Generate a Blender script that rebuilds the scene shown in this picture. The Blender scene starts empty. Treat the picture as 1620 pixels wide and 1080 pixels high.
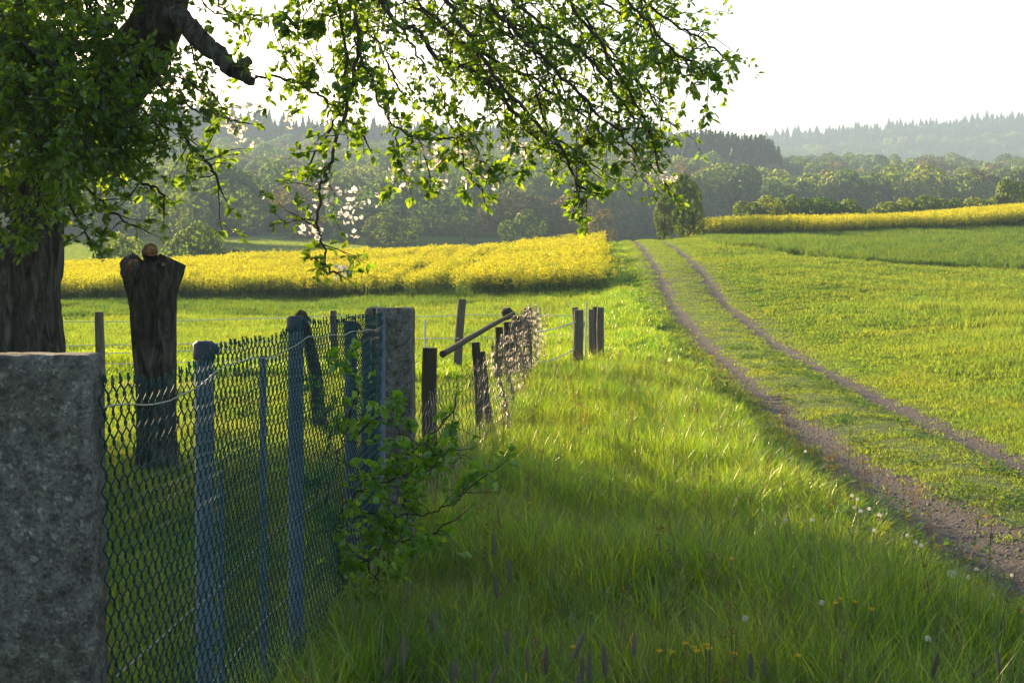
import bpy, math, random
import numpy as np
from mathutils import Vector, Matrix, Euler

PI = math.pi
rng = np.random.default_rng(7)
random.seed(7)
sc = bpy.context.scene
COL = sc.collection

# ------------------------------------------------------------------ camera, world, sun, exposure
EYE = 1.6
F = 2250.0                       # focal length in pixels of the 1620 px wide photograph
PITCH = math.atan(103.0 / F)
cam_d = bpy.data.cameras.new('camera'); cam = bpy.data.objects.new('camera', cam_d); COL.objects.link(cam)
cam.location = (0, 0, EYE); cam.rotation_euler = (PI / 2 - PITCH, 0, 0)
cam_d.lens = 50; cam_d.sensor_width = 36; cam_d.clip_start = 0.05; cam_d.clip_end = 12000
sc.camera = cam

SUN_AZ = math.radians(-33)       # measured from +Y, negative is to the left
SUN_EL = math.radians(15)
world = bpy.data.worlds.new('World'); sc.world = world; world.use_nodes = True
wn = world.node_tree.nodes; wl = world.node_tree.links
bgn = wn['Background']
sky = wn.new('ShaderNodeTexSky'); sky.sky_type = 'NISHITA'; sky.sun_disc = False
sky.sun_elevation = SUN_EL; sky.sun_rotation = SUN_AZ
sky.air_density = 1.0; sky.dust_density = 2.5; sky.ozone_density = 1.0
wl.new(sky.outputs[0], bgn.inputs[0]); bgn.inputs[1].default_value = 0.085

sun_d = bpy.data.lights.new('sun', 'SUN'); sun = bpy.data.objects.new('sun', sun_d); COL.objects.link(sun)
sun_d.energy = 5.0; sun_d.angle = math.radians(0.53); sun_d.color = (1.0, 0.77, 0.43)
sdir = Vector((math.sin(SUN_AZ) * math.cos(SUN_EL), math.cos(SUN_AZ) * math.cos(SUN_EL), math.sin(SUN_EL)))
sun.rotation_euler = sdir.to_track_quat('Z', 'Y').to_euler(); sun.location = (-30, 40, 20)

sc.view_settings.view_transform = 'Standard'; sc.view_settings.look = 'None'
sc.view_settings.gamma = 1.0; sc.view_settings.use_curve_mapping = False
sc.view_settings.exposure = 1.85
sc.render.engine = 'CYCLES'
cy = sc.cycles
cy.max_bounces = 6; cy.diffuse_bounces = 3; cy.glossy_bounces = 2; cy.transmission_bounces = 4
cy.transparent_max_bounces = 6; cy.volume_bounces = 0; cy.use_denoising = True
cy.caustics_reflective = False; cy.caustics_refractive = False
cy.sample_clamp_indirect = 6

# ------------------------------------------------------------------ helpers
cp, sp_ = math.cos(PITCH), math.sin(PITCH)
def at(px, py, Y):
    """point seen at photograph pixel (px, py), Y metres ahead of the camera"""
    u = (px - 810) / F; v = (540 - py) / F
    d = (u, cp + v * sp_, -sp_ + v * cp)
    t = Y / d[1]
    return np.array((d[0] * t, Y, EYE + d[2] * t))

def set_props(o, label=None, cat=None, group=None, kind=None):
    if label: o['label'] = label
    if cat: o['category'] = cat
    if group: o['group'] = group
    if kind: o['kind'] = kind
    return o

def empty(name, loc, label=None, cat=None, group=None):
    o = bpy.data.objects.new(name, None); o.location = loc; COL.objects.link(o)
    o.empty_display_size = 0.1
    return set_props(o, label, cat, group)

def mesh_data(name, V, Fs, mats, smooth=False, fm=None):
    me = bpy.data.meshes.new(name)
    V = np.asarray(V, dtype=np.float32)
    counts = np.array([len(f) for f in Fs], dtype=np.int32) if not isinstance(Fs, np.ndarray) else np.full(len(Fs), Fs.shape[1], np.int32)
    loops = np.concatenate([np.asarray(f, np.int32) for f in Fs]) if not isinstance(Fs, np.ndarray) else Fs.astype(np.int32).ravel()
    me.vertices.add(len(V)); me.vertices.foreach_set('co', V.ravel())
    me.loops.add(len(loops)); me.loops.foreach_set('vertex_index', loops)
    starts = np.concatenate(([0], np.cumsum(counts)[:-1])).astype(np.int32)
    me.polygons.add(len(counts)); me.polygons.foreach_set('loop_start', starts)
    try: me.polygons.foreach_set('loop_total', counts)
    except Exception: pass
    if smooth: me.polygons.foreach_set('use_smooth', np.ones(len(counts), bool))
    for m in (mats if isinstance(mats, (list, tuple)) else [mats]): me.materials.append(m)
    if fm is not None: me.polygons.foreach_set('material_index', np.asarray(fm, np.int32))
    me.update(calc_edges=True); me.validate()
    return me

class MB:
    """collects quads and triangles (stored apart), optional material index"""
    def __init__(self): self.v = []; self.q = []; self.t = []; self.qm = []; self.tm = []; self.n = 0
    def add(self, V, Q=None, T=None, m=0):
        V = np.asarray(V, float).reshape(-1, 3)
        if Q is not None and len(Q):
            Q = np.asarray(Q, int).reshape(-1, 4) + self.n; self.q.append(Q); self.qm.append(np.full(len(Q), m))
        if T is not None and len(T):
            T = np.asarray(T, int).reshape(-1, 3) + self.n; self.t.append(T); self.tm.append(np.full(len(T), m))
        self.v.append(V); self.n += len(V)
    def data(self, name, mats, smooth=False, origin=None):
        V = np.concatenate(self.v)
        if origin is not None: V = V - np.asarray(origin)
        Q = np.concatenate(self.q) if self.q else np.zeros((0, 4), int)
        T = np.concatenate(self.t) if self.t else np.zeros((0, 3), int)
        me = bpy.data.meshes.new(name)
        me.vertices.add(len(V)); me.vertices.foreach_set('co', V.astype(np.float32).ravel())
        loops = np.concatenate((Q.ravel(), T.ravel())).astype(np.int32)
        cnt = np.concatenate((np.full(len(Q), 4), np.full(len(T), 3))).astype(np.int32)
        me.loops.add(len(loops)); me.loops.foreach_set('vertex_index', loops)
        st = np.concatenate(([0], np.cumsum(cnt)[:-1])).astype(np.int32)
        me.polygons.add(len(cnt)); me.polygons.foreach_set('loop_start', st)
        fm = np.concatenate([*(self.qm or [np.zeros(0)]), *(self.tm or [np.zeros(0)])]).astype(np.int32)
        me.polygons.foreach_set('material_index', fm)
        if smooth: me.polygons.foreach_set('use_smooth', np.ones(len(cnt), bool))
        for mm in (mats if isinstance(mats, (list, tuple)) else [mats]): me.materials.append(mm)
        me.update(calc_edges=True)
        return me
    def build(self, name, mats, parent=None, smooth=False, origin=None):
        """vertices are given in world space; origin (or the parent's place) becomes the object's origin"""
        if parent is not None and origin is None: origin = tuple(parent.location)
        me = self.data(name, mats, smooth, origin)
        o = bpy.data.objects.new(name, me); COL.objects.link(o)
        if parent is not None: o.parent = parent
        elif origin is not None: o.location = origin
        return o

def tube(mb, P, R, sides=8, cap=True, m=0, capm=None, noise=0.0, seed=0, squash=1.0, ridge=0.0):
    P = np.asarray(P, float); n = len(P); R = np.broadcast_to(np.asarray(R, float), (n,))
    T = np.gradient(P, axis=0); T /= np.linalg.norm(T, axis=1)[:, None] + 1e-9
    ref = np.array((0.0, 0, 1)) if abs(T[0][2]) < 0.9 else np.array((0.0, 1, 0))
    U = np.zeros_like(P); u = ref - T[0] * ref.dot(T[0]); u /= np.linalg.norm(u); U[0] = u
    for i in range(1, n):
        u = U[i-1] - T[i] * U[i-1].dot(T[i]); U[i] = u / (np.linalg.norm(u) + 1e-9)
    W = np.cross(T, U)
    a = np.linspace(0, 2 * PI, sides, endpoint=False)
    rad = R[:, None] * np.ones(sides)
    if noise:
        r = np.random.default_rng(abs(int(seed)))
        ph = r.uniform(0, 2 * PI, 5); k = np.array((1, 2, 3, 5, 7)); am = np.array((.5, .5, .35, .3, .25))
        s = np.arange(n)[:, None]
        dd = sum(am[j] * np.sin(k[j] * a[None] + ph[j] + s * r.uniform(-.25, .25)) for j in range(5))
        rad = rad * (1 + noise * dd) * (1 + noise * .6 * r.standard_normal((n, sides)))
    if ridge:
        r = np.random.default_rng(seed + 99); s = np.arange(n)[:, None]
        for k in (7, 11, 17, 23): rad = rad * (1 + ridge * np.sin(k * a[None] + r.uniform(0, 6) + .9 * np.sin(s * r.uniform(.15, .5) + r.uniform(0, 6))))
    V = P[:, None] + rad[..., None] * (np.cos(a)[None, :, None] * U[:, None] * squash + np.sin(a)[None, :, None] * W[:, None])
    i = np.arange(n - 1)[:, None] * sides; j = np.arange(sides)[None]; j2 = (j + 1) % sides
    Q = np.stack((i + j, i + j2, i + sides + j2, i + sides + j), -1).reshape(-1, 4)
    base = mb.n
    mb.add(V.reshape(-1, 3), Q, m=m)
    if cap:
        cm = m if capm is None else capm
        for e, off, fl in ((0, 0, True), (n - 1, (n - 1) * sides, False)):
            ring = V[e]; c = ring.mean(0)
            t = np.array([(0, 1 + (k + 1) % sides, 1 + k) if fl else (0, 1 + k, 1 + (k + 1) % sides) for k in range(sides)])
            mb.add(np.vstack((c[None], ring)), T=t, m=cm)

def smoothline(P, sub=4):
    """Catmull-Rom through the given points"""
    P = np.asarray(P, float); out = []
    Q = np.vstack((2 * P[0] - P[1], P, 2 * P[-1] - P[-2]))
    for i in range(1, len(Q) - 2):
        for s in range(sub):
            t = s / sub; p0, p1, p2, p3 = Q[i-1], Q[i], Q[i+1], Q[i+2]
            out.append(.5 * ((2 * p1) + (-p0 + p2) * t + (2 * p0 - 5 * p1 + 4 * p2 - p3) * t * t + (-p0 + 3 * p1 - 3 * p2 + p3) * t ** 3))
    out.append(P[-1]); return np.array(out)

# ------------------------------------------------------------------ terrain
def table(xs, ys, sig=3.0):
    g = np.arange(-60, 3000, 1.0); v = np.interp(g, xs, ys)
    k = np.arange(-30, 31); w = np.exp(-.5 * (k / sig) ** 2); w /= w.sum()
    v = np.convolve(np.pad(v, 30, mode='edge'), w, mode='valid')
    return lambda y: np.interp(y, g, v)
R_T = table([-60, 20, 33, 44, 56, 70, 85, 92, 110], [-.25, -.25, -.02, .7, 2.0, 2.9, 3.75, 3.7, 2.4], 1.6)
B_T = table([-60, 25, 33, 44, 50, 56, 70, 85, 92, 110], [0, 0, .12, .7, 1.05, 1.7, 2.7, 3.45, 3.2, 1.7], 2.0)
A_T = table([-60, 48, 62, 85, 100, 130], [0, 0, .5, 1.45, 1.2, -2], 2.5)
M_T = table([-60, 46, 60, 85, 92, 110], [0, 0, .55, 2.3, 2.1, .4], 2.5)
C_T = table([-60, 14, 20, 30, 45, 60, 80, 98, 120, 135, 160], [-.2, -.2, 0, .3, 1.0, 1.85, 3.6, 5.1, 6.6, 6.6, 4], 3.0)
D_T = table([-60, 20, 33, 44, 56, 70, 85, 95, 115], [-.15, -.15, .1, .85, 2.1, 3.1, 3.85, 4.2, 3.3], 2.0)
VL_T = table([-60, 130, 150, 230, 300, 400, 500, 600, 700, 760, 900, 1250, 1300, 1500, 2600], [-1, -1, 1, 6, 11, 21, 33, 45, 60, 62, 55, 100, 112, 114, 100], 12)
VR_T = table([-60, 130, 150, 230, 300, 400, 500, 600, 650, 800, 1100, 1250, 1300, 1500, 2600], [-1, -1, 1, 6, 10, 17, 28, 39, 40, 30, 70, 108, 119, 124, 105], 12)
XC_T = table([-60, 0, 8.7, 14.2, 20, 33, 44, 56, 70, 83, 100], [3.6, 3.85, 3.98, 4.17, 4.56, 5.32, 5.78, 6.45, 7.3, 8.0, 8.6], 2.0)
GAUGE = 0.82
def sm(t): t = np.clip(t, 0, 1); return t * t * (3 - 2 * t)
def wob(x, y, s, ph=0.0):
    return (np.sin(x * 1.7 / s + ph + 1.3 * np.sin(y * .9 / s + ph)) + np.sin(y * 1.3 / s - ph * 2 + 1.7 * np.sin(x * .8 / s)) + .6 * np.sin((x + y) * 2.9 / s + ph)) / 2.6
def fence_x(y): return -0.69 + .065 * (y - 7.3)
def height(x, y):
    x = np.asarray(x, float); y = np.asarray(y, float)
    xc = XC_T(y); l = x - xc
    t1 = np.clip((xc - 2.2 - x) / 12.5, 0, 1) ** .7; t2 = np.clip((-9 - x) / 18, 0, 1.3)
    left = B_T(y) + (M_T(y) - B_T(y)) * t1; left = left + (A_T(y) - M_T(y)) * t2
    xr = np.maximum(.36 * np.maximum(y, 0), xc + 4)
    right = D_T(y) + (C_T(y) - D_T(y)) * np.clip((l - 2.2) / (xr - xc - 2.2), 0, 1.5)
    road = R_T(y) + .05 * np.exp(-(l / .45) ** 2)
    rut = -.05 * (np.exp(-((np.abs(l) - GAUGE) / .26) ** 2))
    z = road + rut
    wl_ = sm((-l - 1.15) / .85); wr_ = sm((l - 1.2) / 1.8)
    z = z * (1 - wl_) + (left + .06 * wob(x, y, 1.6)) * wl_
    z = z * (1 - wr_) + (right + .05 * wob(x, y, 2.1, 1)) * wr_
    # a low crest of turf between the crop fields and the track
    z = z + .12 * np.exp(-((l + 2.3) / .7) ** 2) * sm((y - 24) / 10)
    u = x / np.maximum(y, 1)
    wv = sm((.20 - u) / .07)
    V = VL_T(y) * wv + VR_T(y) * (1 - wv) + 1.2 * wob(x, y, 40, 2) * sm((y - 160) / 100)
    V = V + sm((y - 1100) / 150) * 10 * (np.clip(u, 0, .4) - .2) * 9 * sm((u-.05)/.1)
    yc = np.where(l < 0, 87 + 0 * l, 88 + 40 * sm((l - 2) / 12))
    w = sm((y - yc) / 38)
    return z * (1 - w) + V * w

# ------------------------------------------------------------------ materials
def new_mat(name):
    m = bpy.data.materials.new(name); m.use_nodes = True
    nt = m.node_tree; nt.nodes.clear(); out = nt.nodes.new('ShaderNodeOutputMaterial')
    return m, nt, out
def N(nt, typ, **kw):
    n = nt.nodes.new(typ)
    for k, v in kw.items():
        if k.startswith('i_'): n.inputs[k[2:].replace('_', ' ')].default_value = v
        else: setattr(n, k, v)
    return n
def ramp(nt, fac, stops):
    r = nt.nodes.new('ShaderNodeValToRGB'); e = r.color_ramp.elements
    while len(e) < len(stops): e.new(.5)
    for i, (p, c) in enumerate(stops): e[i].position = p; e[i].color = (*c, 1)
    nt.links.new(fac, r.inputs[0]); return r.outputs[0]
def noise(nt, scale, detail=4, rough=.6, coord='Object', vec=None, dist=0.0):
    n = N(nt, 'ShaderNodeTexNoise'); n.inputs['Scale'].default_value = scale; n.inputs['Detail'].default_value = detail
    n.inputs['Roughness'].default_value = rough; n.inputs['Distortion'].default_value = dist
    if vec is None:
        tc = N(nt, 'ShaderNodeTexCoord'); vec = tc.outputs[coord]
    nt.links.new(vec, n.inputs['Vector']); return n.outputs['Fac']
def mixc(nt, fac, a, b, mode='MIX'):
    mx = N(nt, 'ShaderNodeMix', data_type='RGBA', blend_type=mode)
    if isinstance(fac, (int, float)): mx.inputs[0].default_value = fac
    else: nt.links.new(fac, mx.inputs[0])
    for s, v in ((6, a), (7, b)):
        if isinstance(v, tuple): mx.inputs[s].default_value = (*v, 1)
        else: nt.links.new(v, mx.inputs[s])
    return mx.outputs[2]

def leaf_mat(name, cols, trans, tw=.5, gloss=.06, rough=.4, per='island', fine=0, patch=True):
    """diffuse + translucent + a little gloss; colour varies per leaf (island) and per object"""
    m, nt, out = new_mat(name); L = nt.links.new
    if per == 'island':
        g = N(nt, 'ShaderNodeNewGeometry'); f1 = g.outputs['Random Per Island']
    else:
        f1 = N(nt, 'ShaderNodeObjectInfo').outputs['Random']
    oi = N(nt, 'ShaderNodeObjectInfo').outputs['Random']
    c = ramp(nt, f1, [(i / (len(cols) - 1), k) for i, k in enumerate(cols)])
    hs = N(nt, 'ShaderNodeHueSaturation'); L(c, hs.inputs['Color'])
    ma = N(nt, 'ShaderNodeMapRange'); L(oi, ma.inputs[0]); ma.inputs[3].default_value = .8; ma.inputs[4].default_value = 1.2
    L(ma.outputs[0], hs.inputs['Value'])
    mh = N(nt, 'ShaderNodeMapRange'); L(oi, mh.inputs[0]); mh.inputs[3].default_value = .515; mh.inputs[4].default_value = .485
    L(mh.outputs[0], hs.inputs['Hue'])
    c = hs.outputs[0]
    if patch:
        ol = N(nt, 'ShaderNodeObjectInfo').outputs['Location']; pn = noise(nt, .55, 3, .6, vec=ol)
        pr = N(nt, 'ShaderNodeMapRange'); L(pn, pr.inputs[0]); pr.inputs[1].default_value = .35; pr.inputs[2].default_value = .65
        yel = mixc(nt, 1.0, c, (1.18, 1.03, .9), 'MULTIPLY'); grn = mixc(nt, 1.0, c, (.82, .95, 1.05), 'MULTIPLY'); c = mixc(nt, pr.outputs[0], grn, yel)
    tc = mixc(nt, 1.0, c, trans, 'MULTIPLY')
    d = N(nt, 'ShaderNodeBsdfDiffuse'); L(c, d.inputs[0])
    t = N(nt, 'ShaderNodeBsdfTranslucent'); L(tc, t.inputs[0])
    mx = N(nt, 'ShaderNodeMixShader'); mx.inputs[0].default_value = tw; L(d.outputs[0], mx.inputs[1]); L(t.outputs[0], mx.inputs[2])
    gl = N(nt, 'ShaderNodeBsdfGlossy'); gl.inputs['Roughness'].default_value = rough; gl.inputs[0].default_value = (1, 1, .9, 1)
    m2 = N(nt, 'ShaderNodeMixShader'); m2.inputs[0].default_value = gloss; L(mx.outputs[0], m2.inputs[1]); L(gl.outputs[0], m2.inputs[2])
    L(m2.outputs[0], out.inputs[0]); return m

def surf_mat(name, stops, scale=4, detail=6, rough=.85, bump=.3, bscale=20, metal=0.0, spec=.3, extra=None, stretch=None, dist=0.0, bdist=.02):
    m, nt, out = new_mat(name); L = nt.links.new
    tc = N(nt, 'ShaderNodeTexCoord'); vec = tc.outputs['Object']
    if stretch:
        mp = N(nt, 'ShaderNodeMapping'); mp.inputs['Scale'].default_value = stretch; L(vec, mp.inputs[0]); vec = mp.outputs[0]
    f = noise(nt, scale, detail, .65, vec=vec, dist=dist)
    c = ramp(nt, f, stops)
    if extra: c = extra(nt, c, vec, L)
    b = N(nt, 'ShaderNodeBsdfPrincipled'); L(c, b.inputs['Base Color'])
    b.inputs['Roughness'].default_value = rough; b.inputs['Metallic'].default_value = metal; b.inputs['Specular IOR Level'].default_value = spec
    if bump:
        bf = noise(nt, bscale, 6, .7, vec=vec)
        bm = N(nt, 'ShaderNodeBump'); bm.inputs['Strength'].default_value = bump; bm.inputs['Distance'].default_value = bdist
        L(bf, bm.inputs['Height']); L(bm.outputs[0], b.inputs['Normal'])
    L(b.outputs[0], out.inputs[0]); return m

def lichen(nt, c, vec, L):
    v = N(nt, 'ShaderNodeTexVoronoi'); v.inputs['Scale'].default_value = 26; v.inputs['Randomness'].default_value = 1
    nv = N(nt, 'ShaderNodeTexNoise'); nv.inputs['Scale'].default_value = 40; nv.inputs['Detail'].default_value = 5; L(vec, nv.inputs['Vector'])
    mv = mixc(nt, .035, vec, nv.outputs['Color']); L(mv, v.inputs['Vector'])
    n2 = noise(nt, 7, 3, .6, vec=vec)
    ad = N(nt, 'ShaderNodeMath', operation='MULTIPLY_ADD'); L(n2, ad.inputs[0]); ad.inputs[1].default_value = -.75; L(v.outputs['Distance'], ad.inputs[2])
    mk = N(nt, 'ShaderNodeMapRange'); L(ad.outputs[0], mk.inputs[0]); mk.inputs[1].default_value = -.16; mk.inputs[2].default_value = -.24
    c = mixc(nt, mk.outputs[0], c, (.27, .28, .25))
    v2 = N(nt, 'ShaderNodeTexVoronoi'); v2.inputs['Scale'].default_value = 11; L(mv, v2.inputs['Vector'])
    mk2 = N(nt, 'ShaderNodeMapRange'); L(v2.outputs['Distance'], mk2.inputs[0]); mk2.inputs[1].default_value = .17; mk2.inputs[2].default_value = .11
    gt = N(nt, 'ShaderNodeSeparateColor'); L(v2.outputs['Color'], gt.inputs[0])
    g2 = N(nt, 'ShaderNodeMath', operation='GREATER_THAN'); L(gt.outputs[0], g2.inputs[0]); g2.inputs[1].default_value = .70
    mm = N(nt, 'ShaderNodeMath', operation='MULTIPLY'); L(g2.outputs[0], mm.inputs[0]); L(mk2.outputs[0], mm.inputs[1])
    c = mixc(nt, mm.outputs[0], c, (.42, .24, .04))
    v3 = N(nt, 'ShaderNodeTexVoronoi'); v3.inputs['Scale'].default_value = 150; L(vec, v3.inputs['Vector'])
    sp = N(nt, 'ShaderNodeSeparateColor'); L(v3.outputs['Color'], sp.inputs[0])
    gr = ramp(nt, sp.outputs[0], [(.0, (.45, .45, .45)), (.5, (1.0, 1.0, 1.0)), (.85, (1.15, 1.13, 1.1)), (1.0, (1.9, 1.85, 1.75))])
    c = mixc(nt, .8, c, gr, 'MULTIPLY')
    n4 = noise(nt, 2.2, 8, .75, vec=vec); big = ramp(nt, n4, [(.35, (.62, .58, .50)), (.6, (1.1, 1.1, 1.1))])
    return mixc(nt, .9, c, big, 'MULTIPLY')

M = {}
M['concrete'] = surf_mat('concrete', [(.32, (.08, .075, .066)), (.5, (.165, .155, .138)), (.68, (.28, .265, .24))], 22, 12, .95, 1.0, 90, extra=lichen, bdist=.01)
M['bark'] = surf_mat('bark', [(.35, (.028, .022, .017)), (.5, (.085, .07, .055)), (.68, (.20, .185, .155))], 12, 12, .95, 1.0, 14, stretch=(1.4, 1.4, .35), bdist=.06, dist=1.0)
M['twig'] = surf_mat('twig_bark', [(.3, (.035, .026, .02)), (.7, (.09, .07, .055))], 30, 4, .9, .3, 60)
M['cut'] = surf_mat('cut_wood', [(.35, (.13, .05, .02)), (.5, (.34, .16, .06)), (.65, (.42, .30, .18))], 26, 6, .8, .3, 60)
M['cutold'] = surf_mat('old_cut_wood', [(.3, (.13, .115, .095)), (.7, (.25, .22, .19))], 25, 6, .9, .4, 60)
M['wood'] = surf_mat('weathered_wood', [(.3, (.08, .067, .05)), (.55, (.16, .135, .10)), (.8, (.25, .22, .17))], 9, 8, .9, .7, 22, stretch=(3, 3, .25), bdist=.02)
M['darkwood'] = surf_mat('dark_wood', [(.3, (.035, .028, .02)), (.7, (.10, .08, .055))], 9, 8, .9, .7, 22, stretch=(3, 3, .25))
M['greypost'] = surf_mat('grey_post', [(.3, (.10, .13, .17)), (.6, (.15, .19, .24)), (.8, (.20, .24, .29))], 14, 6, .6, .12, 60, spec=.4)
M['cap'] = surf_mat('dark_cap', [(.3, (.03, .036, .045)), (.7, (.06, .07, .085))], 20, 4, .55, .1, 40)
M['greenwire'] = surf_mat('green_coated_wire', [(.3, (.014, .05, .052)), (.7, (.032, .085, .082))], 40, 3, .65, 0, spec=.08)
M['zinc'] = surf_mat('zinc_wire', [(.3, (.22, .23, .24)), (.7, (.40, .40, .40))], 40, 3, .4, 0, metal=.6)
M['oldwire'] = surf_mat('old_zinc_wire', [(.3, (.14, .11, .08)), (.7, (.34, .30, .26))], 40, 3, .5, 0, metal=.75)
M['tape'] = surf_mat('white_rope', [(.3, (.65, .62, .5)), (.7, (.8, .78, .7))], 40, 3, .6, 0)
M['insul'] = surf_mat('black_insulator', [(.3, (.02, .02, .02)), (.7, (.03, .03, .03))], 40, 3, .5, 0)

GREEN_T = (3.2, 2.5, .9)
M['grass'] = leaf_mat('grass_blades', [(.026, .085, .010), (.045, .125, .014), (.07, .16, .017), (.115, .20, .026)], (5.6, 3.5, .7), .62, .06, .35)
M['shortgrass'] = leaf_mat('short_grass_blades', [(.075, .13, .022), (.09, .145, .026), (.11, .16, .03)], (3.0, 2.6, 1.2), .55, .02, .6)
M['wheat'] = leaf_mat('wheat_blades', [(.048, .105, .020), (.066, .125, .024), (.082, .14, .028)], (2.7, 2.3, 1.1), .5, .02, .5)
M['drygrass'] = leaf_mat('dry_grass', [(.20, .17, .08), (.28, .22, .12), (.16, .17, .06)], (1.4, 1.3, 1.0), .4, .04, .4)
M['redgrass'] = leaf_mat('reddish_turf', [(.20, .12, .05), (.15, .14, .035), (.10, .14, .025)], (1.7, 1.6, 1.0), .45, .03, .4)
M['herb'] = leaf_mat('clover_leaves', [(.04, .10, .02), (.07, .14, .025), (.09, .15, .03)], (2.3, 2.2, 1.0), .45, .06, .35)
M['rapegreen'] = leaf_mat('rape_stems', [(.05, .10, .03), (.08, .14, .04), (.11, .16, .03)], (2.0, 2.0, .9), .45, .04, .4)
M['rapeyellow'] = leaf_mat('rape_flowers', [(.42, .38, .01), (.58, .53, .012), (.68, .64, .02)], (1.1, 1.1, .9), .5, .03, .4, patch=False)
M['appleleaf'] = leaf_mat('apple_leaves', [(.055, .115, .018), (.085, .16, .022), (.12, .19, .025)], (4.4, 3.4, .8), .55, .05, .4)
M['petal'] = leaf_mat('apple_petals', [(.78, .70, .68), (.85, .81, .78), (.88, .87, .84)], (1.05, 1.03, 1.0), .6, .02, .5, patch=False)
M['shrubleaf'] = leaf_mat('shrub_leaves', [(.06, .15, .018), (.08, .19, .022), (.11, .21, .025)], (3.6, 3.0, .9), .5, .05, .4)
M['treeleaf'] = leaf_mat('broadleaf_foliage', [(.022, .055, .012), (.038, .078, .016), (.055, .095, .018)], (4.2, 3.3, .8), .5, .03, .5)
M['treebrown'] = leaf_mat('bronze_foliage', [(.06, .062, .016), (.085, .078, .018), (.10, .098, .02)], (2.8, 2.4, .8), .45, .03, .5)
M['treegreen'] = leaf_mat('bright_foliage', [(.04, .08, .014), (.062, .112, .018), (.085, .13, .02)], (4.0, 3.2, .8), .52, .03, .5)
M['spruce'] = leaf_mat('spruce_needles', [(.014, .028, .014), (.022, .04, .018), (.03, .05, .02)], (1.2, 1.2, 1), .2, .02, .5, patch=False)
M['stalk'] = leaf_mat('seed_stalk', [(.10, .12, .04), (.14, .15, .06), (.16, .15, .07)], (1.5, 1.4, 1), .4, .03, .5)
M['rust'] = leaf_mat('sorrel_heads', [(.14, .06, .03), (.20, .10, .05), (.26, .17, .09)], (1.5, 1.3, 1), .4, .02, .5)
M['foxtail'] = leaf_mat('foxtail_heads', [(.12, .11, .085), (.17, .155, .12), (.22, .20, .16)], (1.2, 1.1, 1.1), .35, .02, .5, patch=False)
M['down'] = leaf_mat('dandelion_down', [(.70, .69, .66), (.80, .79, .76), (.85, .84, .82)], (1.0, 1.0, 1.0), .5, .02, .5, patch=False)
M['dandelion'] = leaf_mat('dandelion_petals', [(.80, .50, .02), (.85, .60, .02), (.85, .65, .04)], (1.0, .9, .8), .4, .02, .5, patch=False)

# ground and track
def ground_mat():
    m, nt, out = new_mat('turf_soil'); L = nt.links.new
    tc = N(nt, 'ShaderNodeTexCoord'); vec = tc.outputs['Object']
    f = noise(nt, .35, 8, .7, vec=vec); f2 = noise(nt, 5, 6, .7, vec=vec)
    ad = N(nt, 'ShaderNodeMath', operation='MULTIPLY_ADD'); L(f2, ad.inputs[0]); ad.inputs[1].default_value = .5; L(f, ad.inputs[2])
    c = ramp(nt, ad.outputs[0], [(.45, (.05, .10, .02)), (.75, (.08, .14, .025)), (1.0, (.11, .16, .035))])
    b = N(nt, 'ShaderNodeBsdfDiffuse'); L(c, b.inputs[0])
    bf = noise(nt, 12, 6, .7, vec=vec); bm = N(nt, 'ShaderNodeBump'); bm.inputs['Strength'].default_value = .6; bm.inputs['Distance'].default_value = .06
    L(bf, bm.inputs['Height']); L(bm.outputs[0], b.inputs['Normal'])
    L(b.outputs[0], out.inputs[0]); return m
def track_mat():
    m, nt, out = new_mat('rutted_track'); L = nt.links.new
    tc = N(nt, 'ShaderNodeTexCoord'); vec = tc.outputs['Object']
    at_ = N(nt, 'ShaderNodeAttribute'); at_.attribute_name = 'dirt'
    n1 = noise(nt, 3.0, 8, .7, vec=vec); n2 = noise(nt, 28, 8, .75, vec=vec)
    a = N(nt, 'ShaderNodeMath', operation='MULTIPLY_ADD'); L(n1, a.inputs[0]); a.inputs[1].default_value = .9; L(at_.outputs['Fac'], a.inputs[2])
    a2 = N(nt, 'ShaderNodeMath', operation='MULTIPLY_ADD'); L(n2, a2.inputs[0]); a2.inputs[1].default_value = .35; L(a.outputs[0], a2.inputs[2])
    mk = N(nt, 'ShaderNodeMapRange'); L(a2.outputs[0], mk.inputs[0]); mk.inputs[1].default_value = .98; mk.inputs[2].default_value = 1.12
    dirt = ramp(nt, n2, [(.3, (.04, .034, .037)), (.5, (.08, .068, .070)), (.7, (.16, .138, .135))])
    rd = ramp(nt, n2, [(.3, (.05, .09, .018)), (.6, (.085, .125, .025)), (.8, (.10, .15, .03))])
    c = mixc(nt, mk.outputs[0], rd, dirt)
    b = N(nt, 'ShaderNodeBsdfPrincipled'); L(c, b.inputs['Base Color']); b.inputs['Roughness'].default_value = .9; b.inputs['Specular IOR Level'].default_value = .2
    v = N(nt, 'ShaderNodeTexVoronoi'); v.inputs['Scale'].default_value = 38; L(vec, v.inputs['Vector'])
    sb = N(nt, 'ShaderNodeMath', operation='MULTIPLY_ADD'); L(v.outputs['Distance'], sb.inputs[0]); sb.inputs[1].default_value = -.8; L(n2, sb.inputs[2])
    bm = N(nt, 'ShaderNodeBump'); bm.inputs['Strength'].default_value = .9; bm.inputs['Distance'].default_value = .025
    L(sb.outputs[0], bm.inputs['Height']); L(bm.outputs[0], b.inputs['Normal'])
    L(b.outputs[0], out.inputs[0]); return m
M['stone'] = surf_mat('gravel_stone', [(.3, (.08, .07, .068)), (.7, (.24, .21, .20))], 30, 4, .85, 0)
M['ground'] = ground_mat(); M['track'] = track_mat()

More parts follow.
